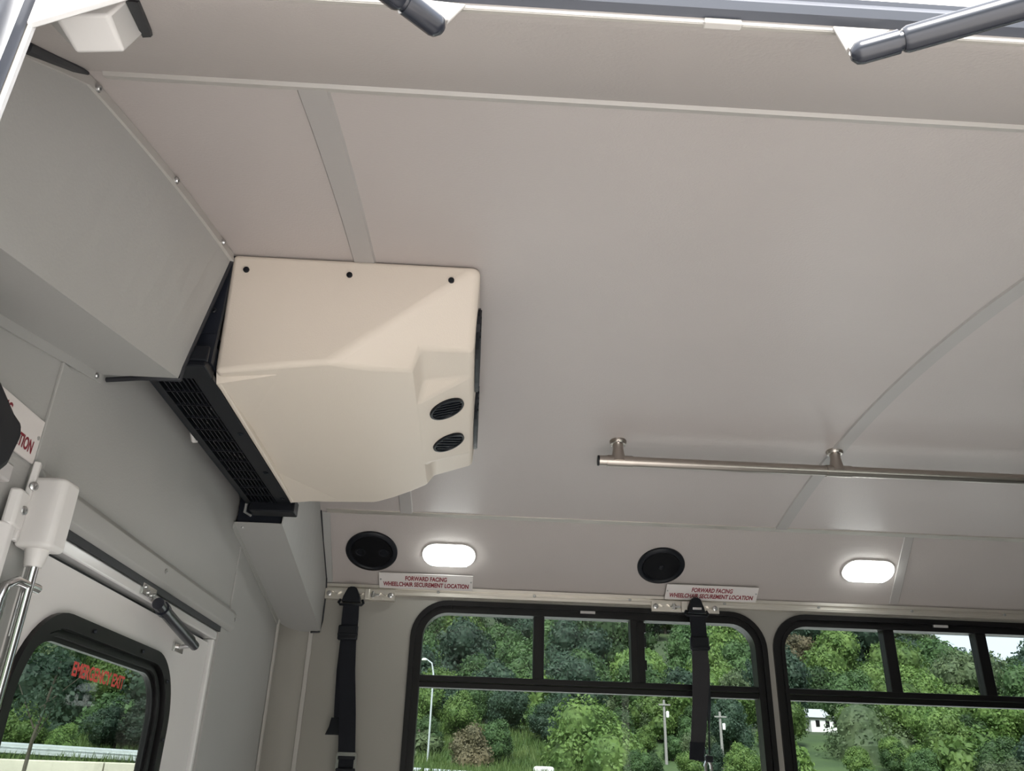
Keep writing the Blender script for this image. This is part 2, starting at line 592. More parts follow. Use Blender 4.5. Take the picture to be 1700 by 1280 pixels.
# ------------------------------------------------------------------ side windows
for k, (a, b) in enumerate(WIN[:3]):
    w = struct(empty('window_%d' % (k + 1), ((a + b) / 2, YW2, WZ0)),
               ['black-framed sliding bus window behind the hanging grey belt', 'black-framed sliding bus window with sky at its top corner', 'black-framed bus window nearest the front'][k])
    n = 10
    o = rrect(a, b, WZ0, WZ1, WR, n)
    i1 = rrect(a + .016, b - .016, WZ0 + .016, WZ1 - .016, WR - .016, n)
    i2 = rrect(a + .026, b - .026, WZ0 + .026, WZ1 - .026, WR - .026, n)
    i3 = rrect(a + .038, b - .038, WZ0 + .038, WZ1 - .038, WR - .038, n)
    fr = MB().ring(o, i1, XZ, YW2 - .010, YW2 + .03)
    fr.ring(i1, i2, XZ, YW2 - .001, YW2 + .03)
    fr.ring(i2, i3, XZ, YW2 - .006, YW2 + .045)
    fr = fr.build('frame', 'window_frame_black', w, smooth=True)
    mid = MB().box(a + .036, b - .036, YW2 - .004, YW2 + .04, 0.283, 0.300).build('mid_rail', 'window_frame_black', w, bevel=.002)
    MB().box(a + .036, b - .036, YW2 + .004, YW2 + .04, 0.265, 0.2815).build('mid_rail', 'window_frame_black', w, bevel=.002)
    ms = ((0.389, 0.423, .002), (0.699, 0.722, -.004), (0.722, 0.746, .012)) if k == 0 else ((0.370, 0.406, .002), (0.675, 0.711, .002))
    for m0, m1, off in ms:
        mu = MB().box(a + m0, a + m1, YW2 + off, YW2 + .04, 0.299, 0.492).build('mullion', 'window_frame_black', w, bevel=.002)
        if k == 0 and m0 == 0.722:
            for zz in (0.34, 0.41, 0.455):
                MB().box(a + m1 - .002, a + m1 + .006, YW2 + .014, YW2 + .03, zz, zz + .03).build('latch_tooth', 'window_frame_black', mu, bevel=.001)
    cuts = [a + .034] + [a + (m0 + m1) / 2 for m0, m1, off in ms if off != .012] + [b - .034]
    gz = rrect(a + .034, b - .034, WZ0 + .034, WZ1 - .034, WR - .034, n)
    for q in range(3):
        x0, x1 = cuts[q], cuts[q + 1]
        yy = YW2 + (.028 if q != 1 else .020)
        r = WR - .034
        pts = [(x0, 0.29), (x1, 0.29)]
        if q == 2:
            pts += [(x1 - r + r * math.cos(math.radians(t)), WZ1 - .034 - r + r * math.sin(math.radians(t))) for t in range(0, 91, 10)]
        else:
            pts += [(x1, WZ1 - .034)]
        if q == 0:
            pts += [(x0 + r + r * math.cos(math.radians(t)), WZ1 - .034 - r + r * math.sin(math.radians(t))) for t in range(90, 181, 10)]
        else:
            pts += [(x0, WZ1 - .034)]
        MB().plate(pts, [], XZ, yy, yy + .004).build('pane', 'tinted_glass', w)
    r = WR - .034
    pts = [(b - .034, 0.275), (a + .034, 0.275)]
    pts += [(a + .034 + r - r * math.cos(math.radians(t)), WZ0 + .034 + r - r * math.sin(math.radians(t))) for t in range(0, 91, 10)]
    pts += [(b - .034 - r + r * math.sin(math.radians(t)), WZ0 + .034 + r - r * math.cos(math.radians(t))) for t in range(0, 91, 10)]
    MB().plate(pts, [], XZ, YW2 + .024, YW2 + .028).build('pane', 'tinted_glass', w)
    MB().box(a + .538, a + .586, YW2 - .0075, YW2 + .001, 0.504, 0.517).build('maker_label', 'label_grey', w, bevel=.0008)

# ------------------------------------------------------------------ corner post in the rear far corner
post = empty('corner_post', (-0.56, 2.69, FLOOR))
tag(post, 'curved pale cover post standing in the corner under the angled duct cover', 'corner post', kind='thing')
arc = []
for k in range(13):
    t = math.radians(90 * k / 12)
    arc.append((XR + .004 + 0.082 * (1 - math.cos(t)), 2.646 + 0.082 * math.sin(t)))
mb = MB()
mb.prism([(x, y, FLOOR) for x, y in arc] + [(XR + .001, YW2 - .001, FLOOR)], (0, 0, 0.455 - FLOOR))
mb.build('cover', 'side_wall_panel', post, smooth=True)
MB().prism([(x + .0025, y - .0025, 0.452) for x, y in arc] + [(x - .003, y + .003, 0.452) for x, y in reversed(arc)], (0, 0, 0.010)).build('top_edging', 'black_rubber', post, smooth=True)
MB().box(XR + .001, XR + .008, 2.634, 2.647, FLOOR, 0.462).build('edge_strip', 'painted_trim', post, bevel=.001)
MB().box(-0.516, -0.503, YW2 - .007, YW2 - .001, FLOOR, 0.44).build('edge_strip', 'painted_trim', post, bevel=.001)

# ------------------------------------------------------------------ angled duct covers either side of the air unit
XS = -0.48


def zsof(y):
    return 0.562 - 0.2 * (abs(y - YC) - 0.385)


for side in (0, 1):
    ya, yb = (YW1 + .001, 1.196) if side == 0 else (2.015, YW2 - .003)
    d = empty('duct_cover', (-0.54, (ya + yb) / 2, min(zsof(ya), zsof(yb))))
    tag(d, 'angled grey duct cover sloping up from the doorway to the air unit' if side == 0 else 'angled grey duct cover sloping down from the air unit to the side wall', 'duct cover')
    n = 14
    yy = [ya + (yb - ya) * i / n for i in range(n + 1)]

    def ztop(y):
        if y < YS1:
            return zcn(y)
        if y > YS2:
            return ZS - (y - YS2) * (ZS - ZT) / (YW2 - YS2)
        return zc(y)
    mb = MB()
    vs, fs = [], []
    ext = 0.034                                          # the top edge runs a little further, up to the air unit

    def topy(y):
        return y + ext * (y - ya) / (yb - ya) if side == 0 else y - ext * (yb - y) / (yb - ya)

    def xtop(y):
        t = max(0.0, (0.86 - abs(y - YC)) / 0.485)
        return XS + 0.033 * min(1.0, t)
    for y in yy:
        yt = topy(y)
        zt_, zb_ = ztop(yt) + .001, zsof(y)
        vs += [(XS, y, zb_), (xtop(yt), yt, zt_), (xtop(yt) - .003, yt, zt_), (XS - .003, y, zb_)]
    for i in range(n):
        for k in range(4):
            fs.append((i * 4 + k, i * 4 + (k + 1) % 4, i * 4 + 4 + (k + 1) % 4, i * 4 + 4 + k))
    fs += [(0, 1, 2, 3), (n * 4 + 3, n * 4 + 2, n * 4 + 1, n * 4)]
    mb.add(vs, fs).build('front_face', 'grey_panel', d)
    za, zb = zsof(ya), zsof(yb)
    XU = XS - .0032
    MB().hexa([(XR + .001, ya, za), (XU, ya, za), (XU, yb, zb), (XR + .001, yb, zb), (XR + .001, ya, za + .003), (XU, ya, za + .003), (XU, yb, zb + .003), (XR + .001, yb, zb + .003)]).build('underside', 'grey_panel', d)
    MB().hexa([(XR + .001, ya, za - .014), (XR + .004, ya, za - .014), (XR + .004, yb, zb - .014), (XR + .001, yb, zb - .014), (XR + .001, ya, za + .002), (XR + .004, ya, za + .002), (XR + .004, yb, zb + .002), (XR + .001, yb, zb + .002)]).build('wall_flange', 'grey_panel', d)
    if side == 0:
        # ceiling flange strip with screws
        vs, fs = [], []
        for y in yy:
            y = topy(y)
            z = ztop(y)
            xx_ = xtop(y)
            vs += [(xx_ + .001, y, z - .001), (xx_ + .0035, y, z - .016), (xx_ - .002, y, z - .017), (xx_ - .001, y, z - .001)]
        for i in range(n):
            for k in range(4):
                fs.append((i * 4 + k, i * 4 + (k + 1) % 4, i * 4 + 4 + (k + 1) % 4, i * 4 + 4 + k))
        MB().add(vs, fs).build('ceiling_flange', 'painted_trim', d)
        for y in (0.765, 0.985, 1.175):
            screw((xtop(y) + .002, y, zc(y) - .009), (1, 0, -.2), d, r=0.0052, h=.005)
        screw((XR + .004, 1.178, zsof(1.178) - .007), (1, 0, 0), d, r=0.0045)
        # black edging at both ends
        MB().tube([(XS + .002, YW1 + .15, ztop(YW1 + .15) - .003), (XS + .002, YS1 - .03, ztop(YS1 - .03) - .003), (XS + .002, YS1, ZS - .004)], [.009, .006, .002], 8).build('edge_trim', 'black_rubber', d, smooth=True)
        MB().tube([(XR + .006, yb + .012, zb - .003), (XR + .06, yb + .010, zb + .002), (XS + .002, yb + .006, zb + .001), (XS + .002, yb + .004, zb + .02), (xtop(yb + ext) - .001, yb + ext + .003, zc(yb + ext) - .006)], .0042, 8).build('edge_trim', 'black_rubber', d, smooth=True)
    else:
        MB().tube([(XS + .001, YS2 - .004, ZS - .004), (XS + .001, YS2 + .1, ztop(YS2 + .1) - .003), (XS + .001, YW2 - .03, ztop(YW2 - .03) - .004), (XS + .001, YW2 - .01, ZT - .02), (XS + .001, YW2 - .006, 0.45), (XS - .004, YW2 - .012, zb - .001), (XS - .03, YW2 - .012, zb - .002)], .0032, 8).build('edge_trim', 'black_rubber', d, smooth=True)
        screw((XR + .020, ya + .02, zsof(ya + .02)), (0, 0, -1), d, r=0.004)
        MB().box(XR + .006, XS - .008, ya + .012, ya + .03, za + .004, 0.80).build('dark_fill_block', 'black_housing', d)  # black block added so the hollow duct end reads as dark inside

# ------------------------------------------------------------------ ceiling air unit
ac = empty('air_unit', (-0.24, YC, 0.585))
tag(ac, 'beige ceiling air conditioning unit with black grille and round louvres', 'air conditioner')
XL, XE = -0.4475, -0.018


def my(p):
    return (p[0], 2 * YC - p[1], p[2])


HN = [  # one half of the cover (the doorway side), mirrored about the bus centre line
    (XL, 1.229, zc(1.229) - .0005),      # 0 top, rear end
    (XE, 1.229, zc(1.229) - .0005),      # 1 top, front end
    (XL, 1.254, 0.5985),                 # 2 lower edge, rear end
    (-0.258, 1.228, 0.6125),             # 3 where the chamfer starts
    (-0.128, 1.300, 0.641),              # 4 lower edge beside the notch
    (-0.114, 1.275, 0.672),              # 5 notch ledge outer
    (-0.024, 1.310, 0.690),              # 6 front end ledge outer
    (-0.128, 1.444, 0.641),              # 7 notch inner
    (-0.112, 1.394, 0.669),              # 8 ledge inner
    (-0.024, 1.405, 0.690),              # 9 front end ledge inner
]
HN += [(-0.385, 1.244, 0.6030), (-0.320, 1.235, 0.6080), (-0.215, 1.2515, 0.6185), (-0.170, 1.2765, 0.6285)]   # 10..13 along the lower edge
n = len(HN)
vs = HN + [my(p) for p in HN]
half = [(0, 1, 3), (0, 3, 11), (0, 11, 10), (0, 10, 2), (1, 6, 5), (1, 5, 3), (3, 5, 12), (12, 5, 13), (13, 5, 4), (4, 5, 8, 7), (5, 6, 9, 8), (7, 8, 9)]
fs = [tuple(f) for f in half] + [tuple(i + n for i in f[::-1]) for f in half]
# underside, between the halves
ch = [2, 10, 11, 3, 12, 13, 4]
fs += [(a, b, b + n, a + n) for a, b in zip(ch[:-1], ch[1:])]
fs += [(4, 7, 7 + n, 4 + n), (7, 9, 9 + n, 7 + n)]
# front end and back end
fs += [(1, 1 + n, 6 + n, 9 + n, 9, 6), (0, 2, 2 + n, n), (0, n, 1 + n, 1)]
cover = MB().add(vs, fs).build('cover', 'beige_abs', ac, bevel=.009, seg=4, angle=13)
# flared lips at the lower rear corners
for f in (lambda p: p, my):
    P = [f(p) for p in ((XL - .001, 1.268, 0.606), (XL - .001, 1.279, 0.5885), (-0.345, 1.267, 0.6055), (XL - .001, 1.48, 0.5980), (-0.41, 1.35, 0.615))]
    MB().add(P, [(0, 1, 2), (1, 3, 2), (0, 3, 1), (0, 2, 4), (2, 3, 4), (3, 0, 4)]).build('lower_lip', 'beige_abs', cover)
MB().box(XL - .001, XL + .007, 1.279, 2 * YC - 1.279, 0.5885, 0.606).build('edge_bead', 'beige_abs', cover, bevel=.002)
for x in (-0.419, -0.243, -0.068):
    MB().lathe((x, 1.2275, 0.783), (0, -1, -.1), [(0.0052, -.003), (0.0052, .0015), (.0035, .0022), (.001, .0022)], 14).build('cap_screw', 'black_plastic', ac, smooth=True)
# black housing behind the cover
ZG = 0.592
mb = MB()
mb.hexa([(XL + .002, 1.226, ZG + .01), (XL + .002, 1.238, ZG + .01), (-0.548, 1.238, ZG + .01), (-0.548, 1.226, ZG + .01),
         (XL + .002, 1.233, zc(1.24) - .004), (XL + .002, 1.240, zc(1.24) - .004), (-0.548, 1.240, zc(1.24) - .004), (-0.548, 1.233, zc(1.24) - .004)])
mb.hexa([(XL - .004, 1.978, ZG), (XL - .004, 1.994, ZG), (-0.555, 1.994, ZG), (-0.555, 1.978, ZG),
         (XL - .004, 1.978, zc(1.978) - .002), (XL - .004, 1.994, zc(1.994) - .002), (-0.555, 1.994, zc(1.994) - .002), (-0.555, 1.978, zc(1.978) - .002)])
mb.box(-0.566, -0.552, 1.214, 1.994, ZG + .004, 0.80)
mb.box(-0.556, XL - .002, 1.225, 1.985, 0.655, 0.66)
housing = mb.build('housing', 'black_housing', ac)
MB().box(XL - .02, XL - .001, 1.240, 1.975, ZG + .014, 0.64).build('housing_side', 'black_housing', housing)
# near corner bracket with ridges
MB().box(-0.552, XL - .002, 1.212, 1.262, ZG - .004, ZG + .012).build('grille_end', 'black_plastic', housing, bevel=.002)
MB().box(-0.500, XL + .002, 1.206, 1.214, ZG + .004, ZG + .03).build('ridge', 'black_plastic', housing, bevel=.002)
MB().box(-0.548, XL + .006, 1.945, 1.992, ZG - .022, ZG + .012).build('grille_end', 'black_plastic', housing, bevel=.003)
screw((XL - .012, 1.2285, 0.70), (0, -1, 0), ac, r=.005, m='black_plastic')
grille = MB()
grille.box(-0.481, XL - .0015, 1.258, 1.948, ZG - .004, ZG + .004)
grille.box(-0.554, -0.544, 1.258, 1.948, ZG - .004, ZG + .004)
grille = grille.build('grille_frame', 'black_plastic', ac)
for y in (1.50, 1.72, 1.90):
    MB().lathe((-0.462, y, ZG - .004), (0, 0, -1), [(.006, 0), (.006, .0015), (.003, .0015), (.0028, .0005)], 12).build('screw', 'black_housing', grille, smooth=True)
sl0 = MB().box(-0.545, -0.480, 1.6, 1.6022, ZG - .003, ZG + .003).build('cross_slat', 'black_plastic', grille)
ny = 13
base_y = WLOC[grille.name][1]
for i in range(ny):
    o = sl0 if i == 0 else sl0.copy()
    if i:
        COL.objects.link(o)
        o.parent = grille
    o.location = (0, (1.262 + i * (1.945 - 1.262) / (ny - 1)) - 1.601, 0)
sl1 = MB().box(-0.5455, -0.5435, 1.258, 1.948, ZG - .002, ZG + .004).build('long_slat', 'black_plastic', grille)
for i in range(7):
    o = sl1 if i == 0 else sl1.copy()
    if i:
        COL.objects.link(o)
        o.parent = grille
    o.location = ((i + 1) * 0.0083, 0, 0)
# pale wires seen through the grille
MB().tube([(-0.47, 1.36, ZG + .010), (-0.50, 1.42, ZG + .007), (-0.525, 1.49, ZG + .008), (-0.538, 1.53, ZG + .012)], .0016, 6).build('wire', 'label_grey', ac, smooth=True)
MB().tube([(-0.475, 1.66, ZG + .010), (-0.500, 1.66, ZG + .007), (-0.535, 1.64, ZG + .012)], .0016, 6).build('wire', 'label_grey', ac, smooth=True)
MB().tube([(-0.568, 1.53, ZG + .03), (-0.571, 1.57, ZG + .008), (-0.569, 1.62, ZG + .03)], .008, 10).build('drain_hose', 'white_abs', ac, smooth=True)
MB().tube([(-0.556, 1.95, ZG - .004), (-0.560, 1.96, ZG - .022), (-0.548, 1.975, ZG - .026)], .004, 8).build('hook', 'screw_metal', ac, smooth=True)
# round louvres under the front end
ax = Vector((0.41, 0, -0.91)).normalized()
for yv in (1.511, 1.690):
    c = Vector((-0.0745, yv, 0.6655))
    u = Vector((0.91, 0, 0.41))
    lv = MB().lathe(c, ax, [(.041, -.004), (.041, .003), (.0395, .0042), (.036, .0042), (.0345, .002), (.0345, -.004)], 36, sx=.87, u=u).build('round_louvre', 'black_plastic', ac, smooth=True)
    MB().lathe(c, ax, [(.0348, -.0015), (.0348, .0005)], 30, sx=.87, u=u).build('louvre_back', 'black_housing', lv, smooth=True)
    lean = 0.35 if yv < 1.6 else 0.75
    for i in range(6):
        s = -0.0270 + i * 0.0108
        hw = math.sqrt(max(0, 0.0315 ** 2 - s ** 2))
        d1 = (u * math.cos(lean) + Vector((0, 1, 0)) * math.sin(lean)).normalized()
        d2 = ax.cross(d1).normalized()
        p = c + d2 * s
        e1, e2 = p - d1 * hw, p + d1 * hw
        tv = ax * .0032 + d2 * .0030
        MB().hexa([e1, e2, e2 + d2 * .0016, e1 + d2 * .0016, e1 + tv, e2 + tv, e2 + tv + d2 * .0016, e1 + tv + d2 * .0016]).build('vane', 'black_plastic', lv)
# slotted side vents on the front end
for y0, y1 in ((1.30, 1.585), (1.626, 1.911)):
    ov = []
    for k in range(24):
        t = 2 * math.pi * k / 24
        cs, sn = math.cos(t), math.sin(t)
        ov.append(((y0 + y1) / 2 + (y1 - y0) / 2 * math.copysign(abs(cs) ** .75, cs), 0.757 + 0.042 * math.copysign(abs(sn) ** .75, sn)))
    sv = MB().plate(ov, [], YZ, XE - .004, XE + .003).build('side_vent', 'black_plastic', ac)
    for i in range(5):
        MB().box(XE + .002, XE + .0048, y0 + .03, y1 - .03, 0.728 + i * .0135, 0.733 + i * .0135).build('vane', 'black_plastic', sv)

# ------------------------------------------------------------------ speakers, dome lights and signs on the far cove
UPC = Vector((0, -CV.y, -CV.z))
for i, (x, y) in enumerate(((-0.331, 2.601), (0.582, 2.610))):
    c = covep(x, y)
    sp = empty('speaker', tuple(c))
    tag(sp, 'round black ceiling speaker above the black belt by the corner' if i == 0 else 'round black ceiling speaker above the belt that hangs over the window', 'speaker', 'round speakers on the cove')
    r = .0805 if i == 0 else .075
    MB().lathe(c, CN, [(r, -.002), (r, .006), (r - .004, .010), (r - .012, .011), (r - .016, .008), (r - .018, .004)], 44, u=(1, 0, 0)).build('rim', 'black_plastic', sp, smooth=True)
    MB().lathe(c, CN, [(r - .015, .003), (r - .018, .0075), (.03, .0095), (.02, .010)], 44, u=(1, 0, 0)).build('mesh_cover', 'speaker_black', sp, smooth=True)
    if i == 1:
        MB().lathe(c, CN, [(.010, .009), (.009, .012), (.004, .0145)], 18, u=(1, 0, 0)).build('centre_boss', 'black_plastic', sp, smooth=True)
    else:
        for sx in (-.034, .038):
            MB().lathe(c + Vector((sx, 0, 0)), CN, [(.017, .0085), (.017, .0105), (.013, .0105), (.012, .0095)], 20, u=(1, 0, 0)).build('tweeter_ring', 'black_plastic', sp, smooth=True)
for i, (x, y) in enumerate(((-0.0895, 2.602), (1.243, 2.597))):
    c = covep(x, y)
    lt = empty('dome_light', tuple(c))
    tag(lt, 'lit oblong dome light above the sign beside the corner speaker' if i == 0 else 'lit oblong dome light beside the batten over the window with sky', 'light', 'dome lights on the cove')
    M = frame3(c, (1, 0, 0), UPC)
    to = lambda a, b, d, M=M: M @ Vector((a, b, d))
    MB().plate(rrect(-.083, .083, -.046, .046, .044, 10), [], to, -.001, .006).build('base', 'white_abs', lt)
    n = 10
    lay = [(rrect(-.080, .080, -.043, .043, .041, n), .004), (rrect(-.079, .079, -.042, .042, .040, n), .012), (rrect(-.070, .070, -.034, .034, .032, n), .020), (rrect(-.045, .045, -.014, .014, .012, n), .0235)]
    mb = MB()
    vs, fs = [], []
    for L, h in lay:
        vs += [to(a, b, h) for a, b in L]
    k = len(lay[0][0])
    for q in range(3):
        fs += [(q * k + j, q * k + (j + 1) % k, q * k + k + (j + 1) % k, q * k + k + j) for j in range(k)]
    fs += [tuple(range(3 * k, 4 * k)), tuple(range(k))[::-1]]
    mb.add(vs, fs).build('lens', 'led_lens', lt, smooth=True)
    for sx in (-.055, .055):
        MB().lathe(to(sx, -.040, .012), M.col[2][:3], [(.003, -.002), (.003, .003)], 8).build('screw', 'screw_metal', lt)


SUP = Vector((0, -0.048, 0.037))


def sign(org, ux, uy, w, h, label, name='sign_plate'):
    M = frame3(org, ux, uy)
    s = empty(name, org)
    tag(s, label, 'sign', 'wheelchair location signs')
    to = lambda a, b, d: M @ Vector((a, b, d))
    MB().plate(rect(-w / 2, w / 2, -h / 2, h / 2), [], to, 0.0005, .0028).build('plate', 'sign_white', s)
    off = lambda a, b: M @ Matrix.Translation((a, b, .0034))
    text_part('FORWARD FACING', w * .445, h * .30, off(0, h * .20), 'sign_red', s, bold=.034, slant=.06)
    text_part('WHEELCHAIR SECUREMENT LOCATION', w * .915, h * .30, off(0, -h * .20), 'sign_red', s, bold=.034, slant=.06)
    for a, b in ((-w * .482, h * .08), (w * .482, h * .08)):
        MB().lathe(to(a, b, .0028), M.col[2][:3], [(.003, 0), (.0028, .0012), (.0012, .0015)], 10).build('rivet', 'screw_metal', s, smooth=True)
    return s


sign((-0.160, 2.688, 0.5785), (1, 0, 0), SUP, .298, .0606, 'white sign with red lettering under the lit dome light near the corner')
sign((0.760, 2.688, 0.5785), (1, 0, 0), SUP, .298, .0606, 'white sign with red lettering above the belt that hangs over the window')
sign((XR + .001, 0.928, 0.396), (0, 1, 0), (0, 0, 1), .300, .060, 'white sign with red lettering on the rear wall, cut off by the picture edge')

# ------------------------------------------------------------------ belt anchor tracks and hanging belts
for i, (x0, x1) in enumerate(((-0.478, -0.258), (0.567, 0.786))):
    t = empty('anchor_track', ((x0 + x1) / 2, YW2 - .014, 0.517))
    tag(t, 'short slotted pale metal anchor track holding the black belt in the corner' if i == 0 else 'short slotted pale metal anchor track holding the belt over the window', 'anchor track', 'belt anchor tracks')
    yf = YW2 - .024
    # body with a scalloped slot
    zc0 = 0.533
    up, dn = [], []
    for k in range(57):
        x = x0 + .022 + (x1 - x0 - .044) * k / 56
        wv = .0045 + .0035 * math.cos((x - x0) / .0254 * 2 * math.pi)
        up.append((x, zc0 + wv))
        dn.append((x, zc0 - wv))
    MB().plate(rect(x0, x1, 0.517, 0.549), [dn + up[::-1]], XZ, yf, yf + .010).build('track', 'alloy_trim', t)
    MB().box(x0, x1, yf + .0095, YW2 + .0, 0.517, 0.549).build('track_base', 'alloy_trim', t)
    for x in (x0 + .013, x1 - .013):
        screw((x, yf, zc0), (0, -1, 0), t, r=.0085, h=.004)
    # locking stud block
    bx = (-0.352, -0.336) if i == 0 else (0.662, 0.681)
    MB().box(bx[0], bx[1], yf - .012, yf, 0.516, 0.550).build('stud_block', 'alloy_trim', t, bevel=.002)
    px = (-0.334, -0.305) if i == 0 else (0.630, 0.660)
    MB().box(px[0], px[1], yf - .008, yf, 0.530, 0.536).build('plunger', 'screw_metal', t, bevel=.001)
    MB().box(px[0] + .004, px[0] + .012, yf - .009, yf, 0.524, 0.543).build('plunger', 'screw_metal', t, bevel=.001)

YB = YW2 - .040


def anchor_head(parent, xc, zt, w=.056):
    """rounded triangular anchor head with a D-shaped wire loop."""
    pts = [(xc - w / 2, zt - .048), (xc + w / 2, zt - .048), (xc + w / 2 - .004, zt - .030), (xc + .014, zt - .004), (xc + .006, zt), (xc - .006, zt), (xc - .014, zt - .004), (xc - w / 2 + .004, zt - .030)]
    MB().plate(pts, [], XZ, YB - .010, YB + .014).build('anchor_head', 'black_plastic', parent, bevel=.005, seg=3)
    MB().tube([(xc - w / 2 - .004, YB, zt - .040), (xc - w / 2 - .009, YB - .004, zt - .050), (xc - w / 2 - .004, YB - .004, zt - .056), (xc + w / 2 + .004, YB - .004, zt - .056), (xc + w / 2 + .009, YB - .004, zt - .050), (xc + w / 2 + .004, YB, zt - .040)], .0042, 8).build('wire_loop', 'black_plastic', parent, smooth=True)


b1 = empty('hanging_belt', (-0.385, YB, 0.0))
tag(b1, 'black webbing belt hanging on the wall between the corner post and the window', 'belt', 'hanging wheelchair belts')
anchor_head(b1, -0.390, 0.552, .060)
T = (0, .0028, 0)
MB().ribbon([((-0.413, YB - .006, 0.498), (-0.364, YB - .006, 0.498)), ((-0.413, YB - .008, 0.45), (-0.361, YB - .008, 0.45)), ((-0.410, YB - .006, 0.40), (-0.361, YB - .006, 0.40))], T).build('upper_strap', 'webbing', b1)
sl = MB().box(-0.419, -0.359, YB - .016, YB + .004, 0.388, 0.432).build('slider', 'black_plastic', b1, bevel=.004)
MB().box(-0.419, -0.357, YB - .019, YB - .013, 0.400, 0.408).build('slider_bar', 'black_plastic', sl, bevel=.002)
MB().ribbon([((-0.409, YB - .008, 0.40), (-0.362, YB - .008, 0.40)), ((-0.403, YB - .010, 0.30), (-0.354, YB - .010, 0.30)), ((-0.388, YB - .010, 0.18), (-0.339, YB - .010, 0.18)), ((-0.377, YB - .010, 0.05), (-0.327, YB - .010, 0.05)), ((-0.374, YB - .010, -0.05), (-0.324, YB - .010, -0.05))], T).build('main_strap', 'webbing', b1)
MB().ribbon([((-0.411, YB + .002, 0.40), (-0.364, YB + .002, 0.40)), ((-0.412, YB + .004, 0.30), (-0.366, YB + .004, 0.30)), ((-0.409, YB + .004, 0.24), (-0.365, YB + .004, 0.24)), ((-0.404, YB + .004, 0.16), (-0.36, YB + .004, 0.16))], T).build('tail_strap', 'webbing', b1)
MB().ribbon([((-0.411, YB + .002, 0.166), (-0.366, YB + .002, 0.166)), ((-0.415, YB - .002, 0.14), (-0.37, YB - .002, 0.14)), ((-0.424, YB - .004, 0.118), (-0.376, YB - .004, 0.118))], (0, .006, 0)).build('tail_end', 'black_plastic', b1, bevel=.001)
bk = MB().ring(rrect(-0.382, -0.322, 0.010, 0.072, .008, 4), rrect(-0.374, -0.330, 0.022, 0.060, .006, 4), XZ, YB - .014, YB + .004).build('buckle', 'chrome', b1, smooth=True)
MB().box(-0.377, -0.327, YB - .018, YB - .012, 0.052, 0.062).build('buckle_bar', 'black_plastic', bk, bevel=.002)
MB().box(-0.380, -0.324, YB - .018, YB + .002, -0.030, 0.030).build('buckle_tongue', 'black_plastic', bk, bevel=.003)

b2 = empty('hanging_belt', (0.70, YB, 0.0))
tag(b2, 'dark grey webbing belt hanging in front of the window glass', 'belt', 'hanging wheelchair belts')
anchor_head(b2, 0.707, 0.560, .056)
MB().box(0.693, 0.722, YB - .0125, YB - .0095, 0.521, 0.529).build('arrow_badge', 'chrome', b2, bevel=.001)
MB().ribbon([((0.683, YB - .006, 0.505), (0.733, YB - .006, 0.505)), ((0.684, YB - .008, 0.45), (0.734, YB - .008, 0.45)), ((0.684, YB - .006, 0.40), (0.734, YB - .006, 0.40))], T).build('upper_strap', 'webbing', b2)
sl = MB().box(0.680, 0.738, YB - .016, YB + .004, 0.396, 0.438).build('slider', 'black_plastic', b2, bevel=.004)
MB().box(0.680, 0.7395, YB - .019, YB - .013, 0.400, 0.408).build('slider_bar', 'black_plastic', sl, bevel=.002)
MB().ribbon([((0.683, YB - .010, 0.40), (0.732, YB - .010, 0.40)), ((0.681, YB - .010, 0.34), (0.736, YB - .010, 0.34)), ((0.674, YB - .012, 0.24), (0.722, YB - .012, 0.24)), ((0.662, YB - .012, 0.13), (0.706, YB - .012, 0.13)), ((0.658, YB - .012, 0.115), (0.702, YB - .012, 0.115))], T).build('tail_strap', 'webbing_grey', b2)
MB().ribbon([((0.660, YB - .014, 0.132), (0.703, YB - .014, 0.132)), ((0.658, YB - .015, 0.118), (0.701, YB - .015, 0.118)), ((0.655, YB - .014, 0.084), (0.698, YB - .014, 0.080))], (0, .005, 0)).build('tail_end', 'webbing', b2)
MB().ribbon([((0.702, YB - .002, 0.40), (0.734, YB + .004, 0.40)), ((0.716, YB - .006, 0.33), (0.737, YB + .012, 0.33)), ((0.717, YB - .010, 0.24), (0.736, YB + .018, 0.24)), ((0.718, YB - .010, 0.17), (0.728, YB + .022, 0.17)), ((0.716, YB - .010, 0.10), (0.722, YB + .024, 0.10))], (.003, 0, 0)).build('side_strap', 'webbing', b2)
MB().ribbon([((0.700, YB - .004, 0.16), (0.703, YB + .02, 0.16)), ((0.706, YB - .004, 0.10), (0.708, YB + .02, 0.10))], (.002, 0, 0)).build('return_strap', 'webbing', b2)
hk = MB().tube([(0.712, YB, 0.10), (0.711, YB, 0.085), (0.704, YB, 0.07), (0.706, YB, 0.04), (0.714, YB, 0.02), (0.722, YB, 0.04), (0.722, YB, 0.07), (0.716, YB, 0.085)], .005, 8).build('hook', 'chrome', b2, smooth=True)
MB().box(0.705, 0.727, YB - .012, YB + .022, 0.078, 0.096).build('hook_loop', 'black_plastic', hk, bevel=.003)

